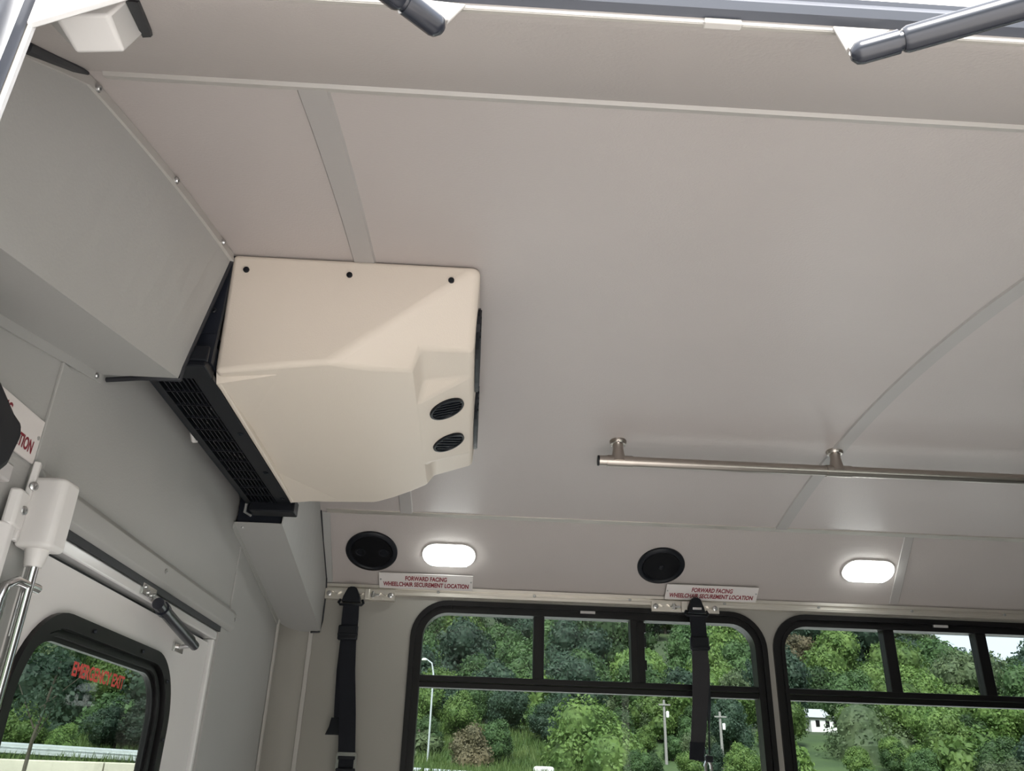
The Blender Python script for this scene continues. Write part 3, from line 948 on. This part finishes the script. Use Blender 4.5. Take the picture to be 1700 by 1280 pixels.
# belt end on the rear wall, mostly outside the picture
b3 = empty('shoulder_belt', (-0.53, 0.84, 0.20))
tag(b3, 'black belt anchor with grey clips in front of the rear wall sign', 'belt')
pts = [(0.70, 0.36), (0.70, 0.25), (0.838, 0.270), (0.854, 0.285), (0.863, 0.320), (0.855, 0.338), (0.838, 0.342), (0.80, 0.36)]
MB().plate(pts, [], YZ, -0.515, -0.497).build('anchor_head', 'black_plastic', b3, bevel=.006, seg=3)
MB().ribbon([((-0.512, 0.755, 0.28), (-0.512, 0.838, 0.268)), ((-0.512, 0.75, 0.20), (-0.512, 0.838, 0.236)), ((-0.515, 0.74, 0.10), (-0.515, 0.80, 0.10))], (.004, 0, 0)).build('strap', 'webbing', b3)
MB().box(-0.560, -0.515, 0.858, 0.880, 0.268, 0.284).build('clip', 'label_grey', b3, bevel=.003)
MB().box(-0.598, -0.548, 0.910, 0.955, 0.300, 0.322).build('clip', 'label_grey', b3, bevel=.003)
MB().box(-0.598, -0.510, 0.78, 0.84, 0.280, 0.330).build('bracket', 'black_plastic', b3, bevel=.004)

# ------------------------------------------------------------------ ceiling grab rail
YG, ZR = 2.005, 0.758
gr = empty('grab_rail', (1.4, YG, ZR - .015))
tag(gr, 'brushed steel grab rail on stub brackets under the arched ceiling', 'grab rail')
MB().tube([(0.300, YG, ZR), (XF - .2, YG, ZR)], .0138, 20).build('rail', 'steel', gr, smooth=True)
MB().lathe((0.300, YG, ZR), (-1, 0, 0), [(.0138, -.001), (.0135, .004), (.008, .005)], 20).build('end_cap', 'black_plastic', gr, smooth=True)
for x in (0.350, 0.920, 2.07):
    br = MB().tube([(x - .030, YG, ZR), (x + .036, YG, ZR)], .0155, 20)
    br.tube([(x, YG, ZR - .002), (x, YG, ZR + .016), (x, YG, ZR + .034), (x, YG, zc(YG) - .004)], [.021, .0165, .0135, .0145], 20)
    br = br.build('bracket', 'steel', gr, smooth=True)
    MB().lathe((x, YG, zc(YG) + .002), (0, 0, -1), [(.022, 0), (.022, .006), (.019, .011), (.015, .012)], 28).build('flange', 'steel', br, smooth=True)
    for q in range(3):
        t = q * 2.1 + .4
        MB().lathe((x + .018 * math.cos(t), YG + .018 * math.sin(t), zc(YG) - .008), (0, 0, -1), [(.003, -.002), (.003, .002)], 8).build('screw', 'chrome', br)

# ------------------------------------------------------------------ rear emergency door
d1 = struct(empty('door_1', (XR, 1.6, FLOOR)), 'white rear emergency door with a black-framed window')
XD = XR - .012
GO = rrect(1.183, 1.838, -0.55, 0.213, .135, 10)
MB().plate(rect(EY0 + .02, EY1 - .031, FLOOR + .02, EZ1 - .033), [rrect(1.195, 1.826, -0.54, 0.201, .125, 10)], YZ, XD, XD - .016).build('leaf', 'white_paint', d1)
n = 12
ro = rrect(1.183, 1.838, -0.55, 0.213, .135, n)
r1 = rrect(1.206, 1.807, -0.519, 0.190, .108, n)
r2 = rrect(1.212, 1.797, -0.509, 0.184, .100, n)
r3 = rrect(1.218, 1.785, -0.497, 0.178, .092, n)
r4 = rrect(1.225, 1.773, -0.485, 0.171, .084, n)
wf = MB().ring(ro, r1, YZ, XD + .008, XD - .016)
wf.ring(r1, r2, YZ, XD - .004, XD - .016)
wf.ring(r2, r3, YZ, XD + .000, XD - .018)
wf.ring(r3, r4, YZ, XD - .007, XD - .018)
wf = wf.build('window_frame', 'window_frame_black', d1, smooth=True)
MB().plate(r3, [], YZ, XD - .010, XD - .013).build('pane', 'rear_glass', d1)
for yy, zz in ((1.40, 0.201), (1.62, 0.201), (1.82, 0.06), (1.82, -.1), (1.78, 0.165)):
    screw((XD + .0095, yy, zz), (1, 0, 0), wf, r=.0035, m='black_housing')
st = text_part('EMERGENCY EXIT', .215, .022, frame3((XD - .0095, 1.505, 0.1440), (0, 1, 0), (0, 0, 1)), 'sticker_red', d1, name='glass_lettering', bold=.03)
st['label'] = 'red lettering on the door glass'
# bright door frame bars and dark gaps
MB().box(XD - .03, XR - .004, EY0, EY1, EZ1 - .022, EZ1 - .002).build('frame_bar', 'bright_paint', d1, bevel=.003)
MB().box(XD - .03, XR - .004, EY1 - .020, EY1 - .004, FLOOR + .02, EZ1 - .0225).build('frame_bar', 'bright_paint', d1, bevel=.003)
MB().ring(rect(EY0 - .008, EY1 + .008, FLOOR + .01, EZ1 + .008), rect(EY0 + .034, EY1 - .045, FLOOR + .06, EZ1 - .048), YZ, XD - .017, XD - .030).build('weather_seal', 'black_rubber', d1)
MB().box(XR - .003, XR + .001, EY0 + .02, EY1 + .004, EZ1 - .003, EZ1 + .0095).build('dark_gap_strip', 'black_rubber', d1)  # black strip added to stand for the dark gap above the frame bar
# rounded moulding above the door
t2 = MB().prism([(XR - .001, 1.10, 0.369), (XR + .006, 1.10, 0.368), (XR + .013, 1.10, 0.358), (XR + .014, 1.10, 0.335), (XR + .012, 1.10, 0.325), (XR + .004, 1.10, 0.319), (XR - .001, 1.10, 0.318)], (0, 1.04, 0)).build('trim_2', 'grey_panel', smooth=True, bevel=.002)
struct(t2, 'rounded grey moulding across the top of the rear door')
for y in (1.18, 1.605, 2.125):
    screw((XR + .0135, y, 0.345), (1, 0, -.1), t2, r=.0048)
# small gas strut holding the rear door
gs = empty('gas_strut', (XR + .02, 1.70, 0.24))
tag(gs, 'short black gas strut across the top of the rear door', 'gas strut')
bp = MB().box(XR - .004, XR + .002, 1.545, 1.615, EZ1 - .018, EZ1 + .002).build('bracket_plate', 'chrome', gs, bevel=.001)
for q, (yy, zz) in enumerate(((1.556, .305), (1.572, .298), (1.590, .296), (1.604, .299))):
    screw((XR + .002, yy, zz), (1, 0, 0), bp, r=.004)
MB().tube([(XR + .002, 1.602, .292), (XR + .020, 1.602, .282)], .005, 8).build('ball_stud', 'chrome', gs, smooth=True)
MB().tube([(XR + .020, 1.583, 0.281), (XR + .020, 1.605, 0.277)], .011, 14).build('end_socket', 'strut_black', gs, smooth=True)
MB().tube([(XR + .020, 1.607, 0.277), (XR + .020, 1.622, 0.2745)], .0135, 16).build('collar', 'strut_black', gs, smooth=True)
MB().tube([(XR + .020, 1.622, 0.2745), (XR + .020, 1.800, 0.2475)], .0115, 16).build('cylinder', 'strut_black', gs, smooth=True)
MB().tube([(XR + .020, 1.800, 0.2475), (XR + .020, 1.836, 0.242)], .0095, 14).build('end_socket', 'strut_black', gs, smooth=True)
MB().tube([(XD + .000, 1.822, 0.236), (XR + .018, 1.826, 0.242)], .005, 8).build('ball_stud', 'chrome', gs, smooth=True)
MB().box(XD, XD + .006, 1.795, 1.850, 0.226, 0.244).build('bracket_plate', 'chrome', gs, bevel=.001)
# latch rod with its hooded cover
lc = empty('latch_cover', (XR + .02, 1.105, 0.25))
tag(lc, 'white hooded cover over the latch rod of the rear door', 'latch cover')
hood = MB().prism([(XR + .002, 1.086, 0.258), (XR + .002, 1.132, 0.258), (XR + .048, 1.130, 0.258), (XR + .052, 1.120, 0.258), (XR + .050, 1.088, 0.258), (XR + .036, 1.082, 0.258)], (0, 0, .094))
hood.build('hood', 'white_abs', lc, bevel=.006, seg=3)
MB().prism([(XR + .004, 1.085, 0.262), (XR + .010, 1.084, 0.262), (XR + .014, 1.072, 0.262), (XR + .006, 1.068, 0.262)], (0, 0.006, .108)).build('flange', 'white_abs', lc, bevel=.002)
MB().tube([(XR + .026, 1.106, 0.268), (XR + .026, 1.106, 0.236)], [.017, .011], 16).build('rod_sleeve', 'white_abs', lc, smooth=True)
screw((XR + .014, 1.076, 0.335), (1, -.6, 0), lc, r=.006)
lr = empty('latch_rod', (XR + .025, 1.105, -0.9))
tag(lr, 'shiny vertical latch rod with a hooked bracket on the rear door', 'latch rod')
MB().tube([(XR + .026, 1.106, -0.9), (XR + .026, 1.106, 0.262)], .0075, 16).build('rod', 'chrome', lr, smooth=True)
MB().tube([(XR + .014, 1.072, -0.3), (XR + .014, 1.072, 0.188), (XR + .016, 1.074, 0.206), (XR + .024, 1.082, 0.213), (XR + .030, 1.126, 0.212)], .006, 10).build('hook', 'chrome', lr, smooth=True)
hp = MB().box(XR + .006, XR + .010, 1.076, 1.098, 0.150, 0.208).build('hook_plate', 'screw_metal', lr, bevel=.001)
screw((XR + .010, 1.086, 0.180), (1, 0, 0), hp, r=.005)
# latch-side jamb cover
jc = empty('jamb_cover', (XR + .01, 1.045, -0.6))
tag(jc, 'white jamb cover strip beside the rear door latch', 'jamb cover')
MB().prism([(XR + .001, 1.020, -0.7), (XR + .012, 1.022, -0.7), (XR + .022, 1.038, -0.7), (XR + .020, 1.052, -0.7), (XR + .001, 1.056, -0.7)], (0, 0, 0.975)).build('strip', 'white_paint', jc, bevel=.003)
ct = MB().prism([(XR + .010, 1.030, 0.272), (XR + .024, 1.036, 0.272), (XR + .020, 1.066, 0.272), (XR + .006, 1.066, 0.272)], (0, 0, .048)).build('end_clip', 'white_abs', jc, bevel=.004)
screw((XR + .022, 1.055, 0.296), (1, -.2, 0), ct, r=.006)

# ------------------------------------------------------------------ lift doorway: flange, seals, struts, covers
ds = empty('doorway_seal', ((DX0 + DX1) / 2, YW1 - .02, -1.1))
tag(ds, 'dark rubber seal with white flange around the lift doorway', 'door seal')
YO = YW1 - .003
MB().box(DX0, DX1, YO - .001, YW1 + .000, ZT - .0025, ZT).build('flange', 'bright_paint', ds)
MB().box(DX0 - .003, DX0 + .0005, YO - .0005, YW1 + .0005, FLOOR, ZT).build('flange', 'bright_paint', ds)
for prof in ([(YO - .001, ZT + .002), (YO - .009, ZT + .004), (YO - .012, ZT + .011), (YO - .009, ZT + .019), (YO - .006, ZT + .021), (YO - .008, ZT + .026), (YO - .001, ZT + .028)],):
    MB().prism([(DX0 - .03, a, b) for a, b in prof], (DX1 - DX0 + .06, 0, 0)).build('top_seal', 'rubber_seal', ds, smooth=True)
    MB().prism([(DX0 - .004 - (b - ZT - .002) * 1.25, a, FLOOR) for a, b in prof], (0, 0, ZT - FLOOR)).build('jamb_seal', 'rubber_seal', ds, smooth=True)
    MB().prism([(DX1 + .004 + (b - ZT - .002) * 1.25, a, FLOOR) for a, b in prof], (0, 0, ZT - FLOOR)).build('jamb_seal', 'rubber_seal', ds, smooth=True)
MB().prism([(DX0 - .002, YO - .005, 0.5127), (-0.309, YO - .005, 0.5435), (-0.266, YO - .005, ZT + .002), (DX0 - .002, YO - .005, ZT + .002)], (0, .007, 0)).build('corner_gusset', 'bright_paint', ds, bevel=.0015)
MB().box(0.163, 0.194, YO - .003, YW1 + .001, ZT - .0050, ZT + .001).build('flange_clip', 'painted_trim', ds, bevel=.001)
# outer skin above the doorway
MB().box(XR - .05, XF + .05, YO - .006, YO, ZT + .0275, ZT + .16).build('body_skin', 'body_paint', cove_near)

for i in (0, 1):
    g = empty('gas_strut', ((-0.2, 0.25, 0.48) if i == 0 else (0.55, 0.25, 0.48)))
    tag(g, 'black gas strut at the doorway header pointing up to the rear' if i == 0 else 'black gas strut at the doorway header pointing up to the front', 'gas strut', 'door gas struts')
    A = Vector((-0.047, 0.440, 0.497)) if i == 0 else Vector((0.262, 0.440, 0.496))
    B = Vector((-0.372, 0.16, 0.505)) if i == 0 else Vector((0.955, 0.16, 0.560))
    D = (B - A).normalized()
    MB().tube([A - D * .0035, A, A + D * .004, A + D * .030], [.004, .0078, .0088, .0088], 16).build('end_socket', 'strut_black', g, smooth=True)
    MB().tube([A + D * .030, A + D * .033], .0072, 16).build('neck', 'strut_black', g, smooth=True)
    MB().tube([A + D * .033, A + D * .036, B], [.0085, .0098, .0098], 18).build('cylinder', 'strut_black', g, smooth=True)
    K = Vector((-0.047, 0.470, 0.541)) if i == 0 else Vector((0.278, 0.470, 0.536))
    MB().tube([A + Vector((0, 0, .002)), K], .0045, 8).build('ball_stud', 'chrome', g, smooth=True)
    tri = [(-0.072, 0.562), (-0.030, 0.559), (-0.044, 0.537), (-0.050, 0.538)] if i == 0 else [(0.266, 0.5600), (0.313, 0.5600), (0.281, 0.532), (0.274, 0.533)]
    MB().prism([(a, 0.470, b) for a, b in tri], (0, .003, 0)).build('bracket', 'painted_trim', g, bevel=.001)

# small white cover in the upper corner of the doorway
wc = empty('latch_cover', (-0.365, 0.56, 0.60))
tag(wc, 'small white cover box on the cove in the doorway corner', 'latch cover')
P = [(-0.364, 0.503, 0.554), (-0.322, 0.500, 0.556), (-0.323, 0.540, 0.5575), (-0.363, 0.540, 0.553),
     (-0.400, 0.500, 0.578), (-0.311, 0.503, 0.579), (-0.334, 0.580, 0.625), (-0.400, 0.580, 0.625)]
MB().hexa(P).build('hood', 'white_abs', wc, bevel=.003, seg=3)
MB().prism([(-0.312, 0.503, 0.5785), (-0.302, 0.503, 0.5785), (-0.321, 0.566, 0.6140), (-0.326, 0.579, 0.6215), (-0.335, 0.582, 0.6235)], (0, -.002, -.005)).build('side_strip', 'black_rubber', wc)  # thin black strip along the right side of the cover

# open lift door leaf on the rear side of the doorway
lf = empty('lift_door', (-0.40, 0.15, -1.2))
tag(lf, 'open white lift door leaf swung out at the doorway edge', 'door')
MB().box(-0.432, -0.392, -0.16, 0.44, -1.15, 0.60).build('leaf', 'body_paint', lf, bevel=.006)
MB().box(-0.393, -0.386, -0.15, 0.43, -1.14, 0.575).build('inner_panel', 'white_paint', lf, bevel=.003)
lf2 = empty('lift_door', (0.98, 0.15, -1.2))
tag(lf2, 'open white lift door leaf holding the gas strut that points to the front', 'door')
MB().box(0.965, 1.005, -0.16, 0.44, -1.15, 0.60).build('leaf', 'body_paint', lf2, bevel=.006)

# ------------------------------------------------------------------ outside: terrain, road, trees
def sstep(t):
    t = max(0.0, min(1.0, t))
    return t * t * (3 - 2 * t)


def ridge_el(az):
    e = 10.2 - 6.2 * sstep((az - 20) / 13.0)
    return e + 0.5 * math.sin(az * 0.35)


def ground_h(x, y):
    h = GROUND
    h += (-0.32 - GROUND) * sstep((y - 12) / 11.0) + 0.44 * sstep((y - 23.6) / 1.0)          # bank up to the road
    h += 2.6 * sstep((y - 27) / 18.0)
    h += 9.0 * sstep((-12 - y) / 16.0)                     # unseen slope added behind the camera to cut low sky light
    r = math.hypot(x, y)
    az = math.degrees(math.atan2(x, max(y, .01)))
    if y > 40:
        h += (170 * math.tan(math.radians(ridge_el(max(-40, min(45, az))))) - 3.0) * sstep((r - 45) / 130.0)
    return h


NX, NY = 90, 80
gv, gf = [], []
for j in range(NY + 1):
    y = -45 + 255 * (j / NY) ** 1.35
    for i in range(NX + 1):
        x = -150 + 330 * i / NX
        gv.append((x, y, ground_h(x, y)))
for j in range(NY):
    for i in range(NX):
        a = j * (NX + 1) + i
        gf.append((a, a + 1, a + NX + 2, a + NX + 1))
mb = MB()
mb.v, mb.f = gv, gf
g = struct(mb.build('ground', 'turf', smooth=True))
g.data.materials.append(MATS['asphalt'])
g.data.materials.append(MATS['forest_floor'])
for p in g.data.polygons:
    cy = gv[p.vertices[0]][1]
    p.material_index = 1 if -12 < cy < 11 else (2 if cy > 44 else 0)
g.name = 'ground'

kb = MB()
for i in range(12):
    x = -21 + i * 3.0
    kb.box(x + .01, x + 2.99, 23.2, 24.0, -0.55, 0.215)
struct(kb.build('kerb', 'concrete', bevel=.03), 'pale concrete kerb below the guard rail')

rl = empty('guard_rail', (-3, 25, 0.1))
tag(rl, 'grey steel guard rail along the road beyond the bus', 'guard rail')
prof = [(0, .15), (-.07, .11), (-.07, .06), (0, .02), (0, -.02), (-.07, -.06), (-.07, -.11), (0, -.15), (.012, -.15), (.012, .15)]
MB().prism([(-22, 25 + a, 0.745 + b) for a, b in prof], (34, 0, -0.90)).build('beam', 'galvanised', rl)
for i in range(9):
    MB().box(-21 + i * 4, -20.87 + i * 4, 25.02, 25.17, -0.4, 0.82 - i * .106).build('post', 'galvanised', rl)

# grass along the bank (uncountable)
nb = 26000
az = np.concatenate([rng.uniform(-29, -18, nb // 2), rng.uniform(-5, 7, nb // 2)])
yy = rng.uniform(23.6, 40, nb)
xx = yy * np.tan(np.radians(az))
hh = rng.uniform(.15, .42, nb)
an = rng.uniform(0, 2 * math.pi, nb)
zz = np.array([ground_h(a, b) for a, b in zip(xx, yy)]) - .03
lean = rng.normal(0, .1, (nb, 2))
wv = .03
vv = np.zeros((nb, 3, 3))
vv[:, 0] = np.stack([xx - wv * np.cos(an), yy - wv * np.sin(an), zz], 1)
vv[:, 1] = np.stack([xx + wv * np.cos(an), yy + wv * np.sin(an), zz], 1)
vv[:, 2] = np.stack([xx + lean[:, 0], yy + lean[:, 1], zz + hh], 1)
mb = MB()
mb.v = vv.reshape(-1, 3).tolist()
mb.f = [(3 * i, 3 * i + 1, 3 * i + 2) for i in range(nb)]
tag(mb.build('grass', 'grass_blade'), 'tall green grass on the bank behind the guard rail', 'grass', kind='stuff')


def leaf_cloud(lobes, count, size, seed, core=True, flat=0.0):
    """crown built of many leaf sprays over several lobes; returns vertices and faces."""
    r = np.random.default_rng(seed)
    V, Fc = [], []
    w = np.array([l[3] ** 2 for l in lobes])
    w = w / w.sum()
    which = r.choice(len(lobes), count, p=w)
    L = np.array([(l[0], l[1], l[2], l[3], l[4] if len(l) > 4 else l[3]) for l in lobes])[which]
    d = r.normal(size=(count, 3))
    d /= np.linalg.norm(d, axis=1, keepdims=True)
    rad = np.stack([L[:, 3], L[:, 3], L[:, 4]], 1)
    c = L[:, :3] + d * rad * r.uniform(.78, 1.1, (count, 1))
    nrm = d + r.normal(0, .55, (count, 3))
    nrm /= np.linalg.norm(nrm, axis=1, keepdims=True)
    a = np.cross(nrm, r.normal(size=(count, 3)))
    a /= np.linalg.norm(a, axis=1, keepdims=True)
    b = np.cross(nrm, a)
    s = size * r.uniform(.6, 1.3, (count, 1))
    q = np.stack([c - a * s, c - b * s * .6, c + a * s, c + b * s * .6], 1).reshape(-1, 3)
    V = q.tolist()
    Fc = [(4 * i, 4 * i + 1, 4 * i + 2, 4 * i + 3) for i in range(count)]
    if core:
        for l in lobes:
            rz = l[4] if len(l) > 4 else l[3]
            n0 = len(V)
            nu, nv = 8, 5
            for j in range(nv + 1):
                ph = math.pi * j / nv
                for i in range(nu):
                    th = 2 * math.pi * i / nu
                    V.append((l[0] + .76 * l[3] * math.sin(ph) * math.cos(th), l[1] + .76 * l[3] * math.sin(ph) * math.sin(th), l[2] + .76 * rz * math.cos(ph)))
            for j in range(nv):
                for i in range(nu):
                    Fc.append((n0 + j * nu + i, n0 + j * nu + (i + 1) % nu, n0 + (j + 1) * nu + (i + 1) % nu, n0 + (j + 1) * nu + i))
    return V, Fc


def raw_mesh(name, V, Fc, m):
    me = bpy.data.meshes.new(name)
    me.from_pydata(V, [], Fc)
    me.materials.append(MATS[m])
    me.update()
    return me


def lobes_round(seed, R, H, n):
    r = random.Random(seed)
    out = [(0, 0, H, R * .72, R * .8)]
    for k in range(n):
        t = 2 * math.pi * k / n + r.uniform(-.3, .3)
        q = r.uniform(.35, .62) * R
        out.append((math.cos(t) * q, math.sin(t) * q, H + r.uniform(-.55, .45) * R, R * r.uniform(.36, .55)))
    for k in range(3):
        out.append((r.uniform(-.3, .3) * R, r.uniform(-.3, .3) * R, H + r.uniform(.4, .75) * R, R * r.uniform(.3, .45)))
    return out


def trunk_mesh(h, r0, seed):
    r = random.Random(seed)
    m = MB()
    m.tube([(0, 0, -.4), (r.uniform(-.1, .1), r.uniform(-.1, .1), h * .5), (r.uniform(-.2, .2), r.uniform(-.2, .2), h)], [r0, r0 * .8, r0 * .35], 7)
    for k in range(3):
        t = r.uniform(0, 6.28)
        m.tube([(0, 0, h * (.45 + .12 * k)), (math.cos(t) * h * .25, math.sin(t) * h * .25, h * (.75 + .1 * k))], [r0 * .4, r0 * .12], 5)
    return raw_mesh('trunk', [tuple(p) for p in m.v], m.f, 'bark')


LEAFM = ['leaf_dark', 'leaf_mid', 'leaf_light', 'leaf_brown', 'leaf_grey']
CROWNS = {}
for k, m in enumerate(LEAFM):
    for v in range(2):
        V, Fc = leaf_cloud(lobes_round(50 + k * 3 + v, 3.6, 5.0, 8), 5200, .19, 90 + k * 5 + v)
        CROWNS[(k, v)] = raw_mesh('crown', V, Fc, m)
TRUNKS = [trunk_mesh(4.5, .22, 5), trunk_mesh(5.0, .26, 6)]
HL = ['dark green', 'mid green', 'light yellow-green', 'brownish', 'grey-green']


def plant_tree(x, y, s, k, v, label, group, sz=1.0, name='broadleaf_tree'):
    z = ground_h(x, y) + ZO - 1.2 * s
    e = bpy.data.objects.new(name, None)
    COL.objects.link(e)
    e.location = (x, y, z)
    e.rotation_euler = (0, 0, random.uniform(0, 6.28))
    e.scale = (s, s, s * sz)
    tag(e, label, 'tree', group)
    c = bpy.data.objects.new('crown', CROWNS[(k, v)])
    t = bpy.data.objects.new('trunk', TRUNKS[v])
    for q in (c, t):
        COL.objects.link(q)
        q.parent = e
    return e


# wooded hillside: staggered rows in the directions the windows open on
rowd = [28.5, 31.5, 35, 39, 43, 48, 54, 62, 72, 84, 97, 112, 128, 144, 160, 174]
rows_ = [.14, .17, .20, .25, .34, .42, .5, .6, .72, .85, .95, 1, 1, 1, 1, 1]
for ri, d in enumerate(rowd):
    step = 6.4 * rows_[ri] / d * 57.3
    az = -29.5 + (ri % 2) * step * .5
    while az < 37.5:
        a = az + random.uniform(-.3, .3) * step
        az += step
        if (-17.5 < a < -5.5 and (d < 60 or ri % 2)) or (d < 35 and a < 9) or (abs(a - 21.7) < 1.5 and d < 62):
            continue
        if a > 30.5 and d > 160:
            pass
        dd = d + random.uniform(-5, 5)
        k = random.choices([0, 1, 2, 3, 4], [5, 4, 1.6, .45, .9] if d > 80 else [1.5, 4, 5, .4, .8])[0]  # far rows favour the haze-tinted dark foliage
        x, y = dd * math.sin(math.radians(a)), dd * math.cos(math.radians(a))
        s = random.uniform(.8, 1.2) * rows_[ri]
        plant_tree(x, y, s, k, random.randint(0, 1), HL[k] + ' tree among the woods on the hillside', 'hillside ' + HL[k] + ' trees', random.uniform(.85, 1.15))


def near_tree(az, d, R, top_el, m, count, leaf, seed, label, name='leafy_tree', squash=1.0, trunk=.12, lob=9):
    x, y = d * math.sin(math.radians(az)), d * math.cos(math.radians(az))
    g0 = ground_h(x, y)
    ztop = d * math.tan(math.radians(top_el))
    Hc = ztop - g0 - R * 1.0 * squash
    lobes = [(a, b, Hc + (c - Hc) * squash, r_, (e[0] if e else r_) * squash) for a, b, c, r_, *e in lobes_round(seed, R * .95, Hc, lob)]
    V, Fc = leaf_cloud(lobes, count, leaf, seed + 1)
    e = empty(name, (x, y, g0))
    tag(e, label, 'tree')
    c = bpy.data.objects.new('crown', raw_mesh('crown', V, Fc, m))
    t = bpy.data.objects.new('trunk', trunk_mesh(max(Hc, .8), trunk, seed + 2))
    for q in (c, t):
        COL.objects.link(q)
        q.parent = e
    return e


near_tree(8.2, 30, 2.3, 4.9, 'leaf_light', 14000, .080, 201, 'bright green tree filling the lower middle of the window with the belt', trunk=.10)
near_tree(5.2, 44, 2.4, 6.6, 'leaf_light', 5000, .16, 211, 'yellow-green tree top just above the sliding window mid rail')
near_tree(24.0, 40, 3.2, 5.0, 'leaf_grey', 15000, .075, 221, 'feathery grey-green willow seen below the mid rail', name='willow_tree', squash=1.15)
near_tree(29.5, 34, 1.9, 3.6, 'leaf_light', 6000, .12, 231, 'low bright green tree at the foot of the window with sky')
near_tree(19.4, 33, 1.4, 3.2, 'leaf_light', 5000, .11, 241, 'bright green bushy tree by the window division')
near_tree(15.3, 40, 2.2, 4.8, 'leaf_mid', 5000, .14, 251, 'mid green tree behind the hanging grey belt')
near_tree(0.2, 31, 0.85, 3.3, 'leaf_brown', 5200, .05, 261, 'brown-leaved shrub standing above the guard rail', name='brown_shrub', squash=1.3, trunk=.05)
near_tree(-3.0, 34, 0.9, 3.0, 'leaf_grey', 3500, .11, 271, 'grey-green shrub above the guard rail at the window edge', name='grey_shrub', squash=.8)
near_tree(32.5, 55, 4.0, 6.2, 'leaf_mid', 7000, .17, 281, 'broad mid green tree under the patch of sky')
near_tree(26.5, 60, 3.2, 6.8, 'leaf_light', 5000, .18, 291, 'light green tree top between the two mullions of the front window')
near_tree(-21.0, 38, 1.7, 4.4, 'leaf_mid', 5000, .12, 301, 'mid green bush on the bank seen through the rear door', squash=.9)
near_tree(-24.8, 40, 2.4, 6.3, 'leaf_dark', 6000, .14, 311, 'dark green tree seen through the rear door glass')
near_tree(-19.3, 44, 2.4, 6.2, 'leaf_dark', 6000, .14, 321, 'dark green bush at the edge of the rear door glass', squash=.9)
# thin sapling in front of the guard rail
sx, sy = 20 * math.sin(math.radians(-25.2)), 20 * math.cos(math.radians(-25.2))
sg = ground_h(sx, sy)
sp = empty('sapling', (sx, sy, sg))
tag(sp, 'thin young sapling standing in front of the guard rail', 'tree')
V, Fc = leaf_cloud([(0.05, 0, 1.5 - sg, .42, .5), (-.2, .1, 1.15 - sg, .3, .3), (.25, 0, .95 - sg, .25, .22), (0, 0, 2.05 - sg, .3, .35)], 520, .055, 77, core=False)
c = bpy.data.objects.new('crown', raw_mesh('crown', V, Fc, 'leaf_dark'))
t = bpy.data.objects.new('trunk', trunk_mesh(2.0 - sg, .045, 78))
for q in (c, t):
    COL.objects.link(q)
    q.parent = sp

# street lamp, utility poles, house, roadside box
lx, ly = 32 * math.sin(math.radians(-2.5)), 32 * math.cos(math.radians(-2.5))
lg = ground_h(lx, ly)
lp = empty('street_lamp', (lx, ly, lg))
tag(lp, 'tall grey street lamp with a curved arm before the woods', 'street lamp')
zt_ = 32 * math.tan(math.radians(7.25))
MB().tube([(lx, ly, lg - .2), (lx, ly, zt_ - .5), (lx - .08, ly, zt_ - .15), (lx - .30, ly, zt_)], [.04, .034, .03, .025], 10).build('pole', 'galvanised', lp, smooth=True)
MB().lathe((lx - .36, ly, zt_ - .02), (0, 0, -1), [(.05, -.04), (.11, 0), (.10, .04), (.03, .06)], 14).build('lamp_head', 'house_white', lp, smooth=True)
for az_, d_, et, lab in ((12.35, 34, 5.15, 'grey wooden utility pole left of the hanging grey belt'), (15.75, 34, 4.5, 'grey wooden utility pole right of the hanging grey belt')):
    x, y = d_ * math.sin(math.radians(az_)), d_ * math.cos(math.radians(az_))
    gz_ = ground_h(x, y)
    zt_ = d_ * math.tan(math.radians(et))
    pl = empty('utility_pole', (x, y, gz_))
    tag(pl, lab, 'utility pole')
    MB().tube([(x, y, gz_ - .2), (x, y, zt_)], [.06, .045], 10).build('pole', 'pole_wood', pl, smooth=True)
    MB().box(x - .22, x + .22, y - .08, y - .04, zt_ - .2, zt_ - .15).build('crossarm', 'pole_wood', pl)
    MB().lathe((x + .10, y - .1, zt_ - .62), (0, 0, 1), [(.05, 0), (.055, .02), (.055, .2), (.04, .22)], 12).build('transformer', 'house_white', pl, smooth=True)
hx, hy = 58 * math.sin(math.radians(21.7)), 58 * math.cos(math.radians(21.7))
hz = ground_h(hx, hy)
hs = empty('house', (hx, hy, hz))
tag(hs, 'small white house with grey roof among the hillside trees', 'house')
MB().box(hx - .95, hx + .95, hy - .8, hy + .8, hz - .4, hz + .75).build('wall', 'house_white', hs)
MB().prism([(hx - 1.1, hy - 1.0, hz + .70), (hx - 1.1, hy, hz + 1.25), (hx - 1.1, hy + 1.0, hz + .70)], (2.2, 0, 0)).build('roof', 'roof_grey', hs)
for dx in (-.55, .05, .55):
    MB().box(hx + dx - .12, hx + dx + .12, hy - .83, hy - .79, hz + .2, hz + .55).build('window', 'window_frame_black', hs)
rx, ry = 27 * math.sin(math.radians(4.75)), 27 * math.cos(math.radians(4.75))
rb = empty('roadside_box', (rx, ry, 0.0))
tag(rb, 'white rounded roadside box at the foot of the window', 'roadside box')
MB().box(rx - .30, rx + .30, ry - .2, ry + .2, -0.5, 0.52).build('cabinet', 'house_white', rb, bevel=.08, seg=3)
MB().box(rx - .10, rx + .10, ry - .22, ry - .19, 0.36, 0.46).build('plate', 'label_grey', rb)
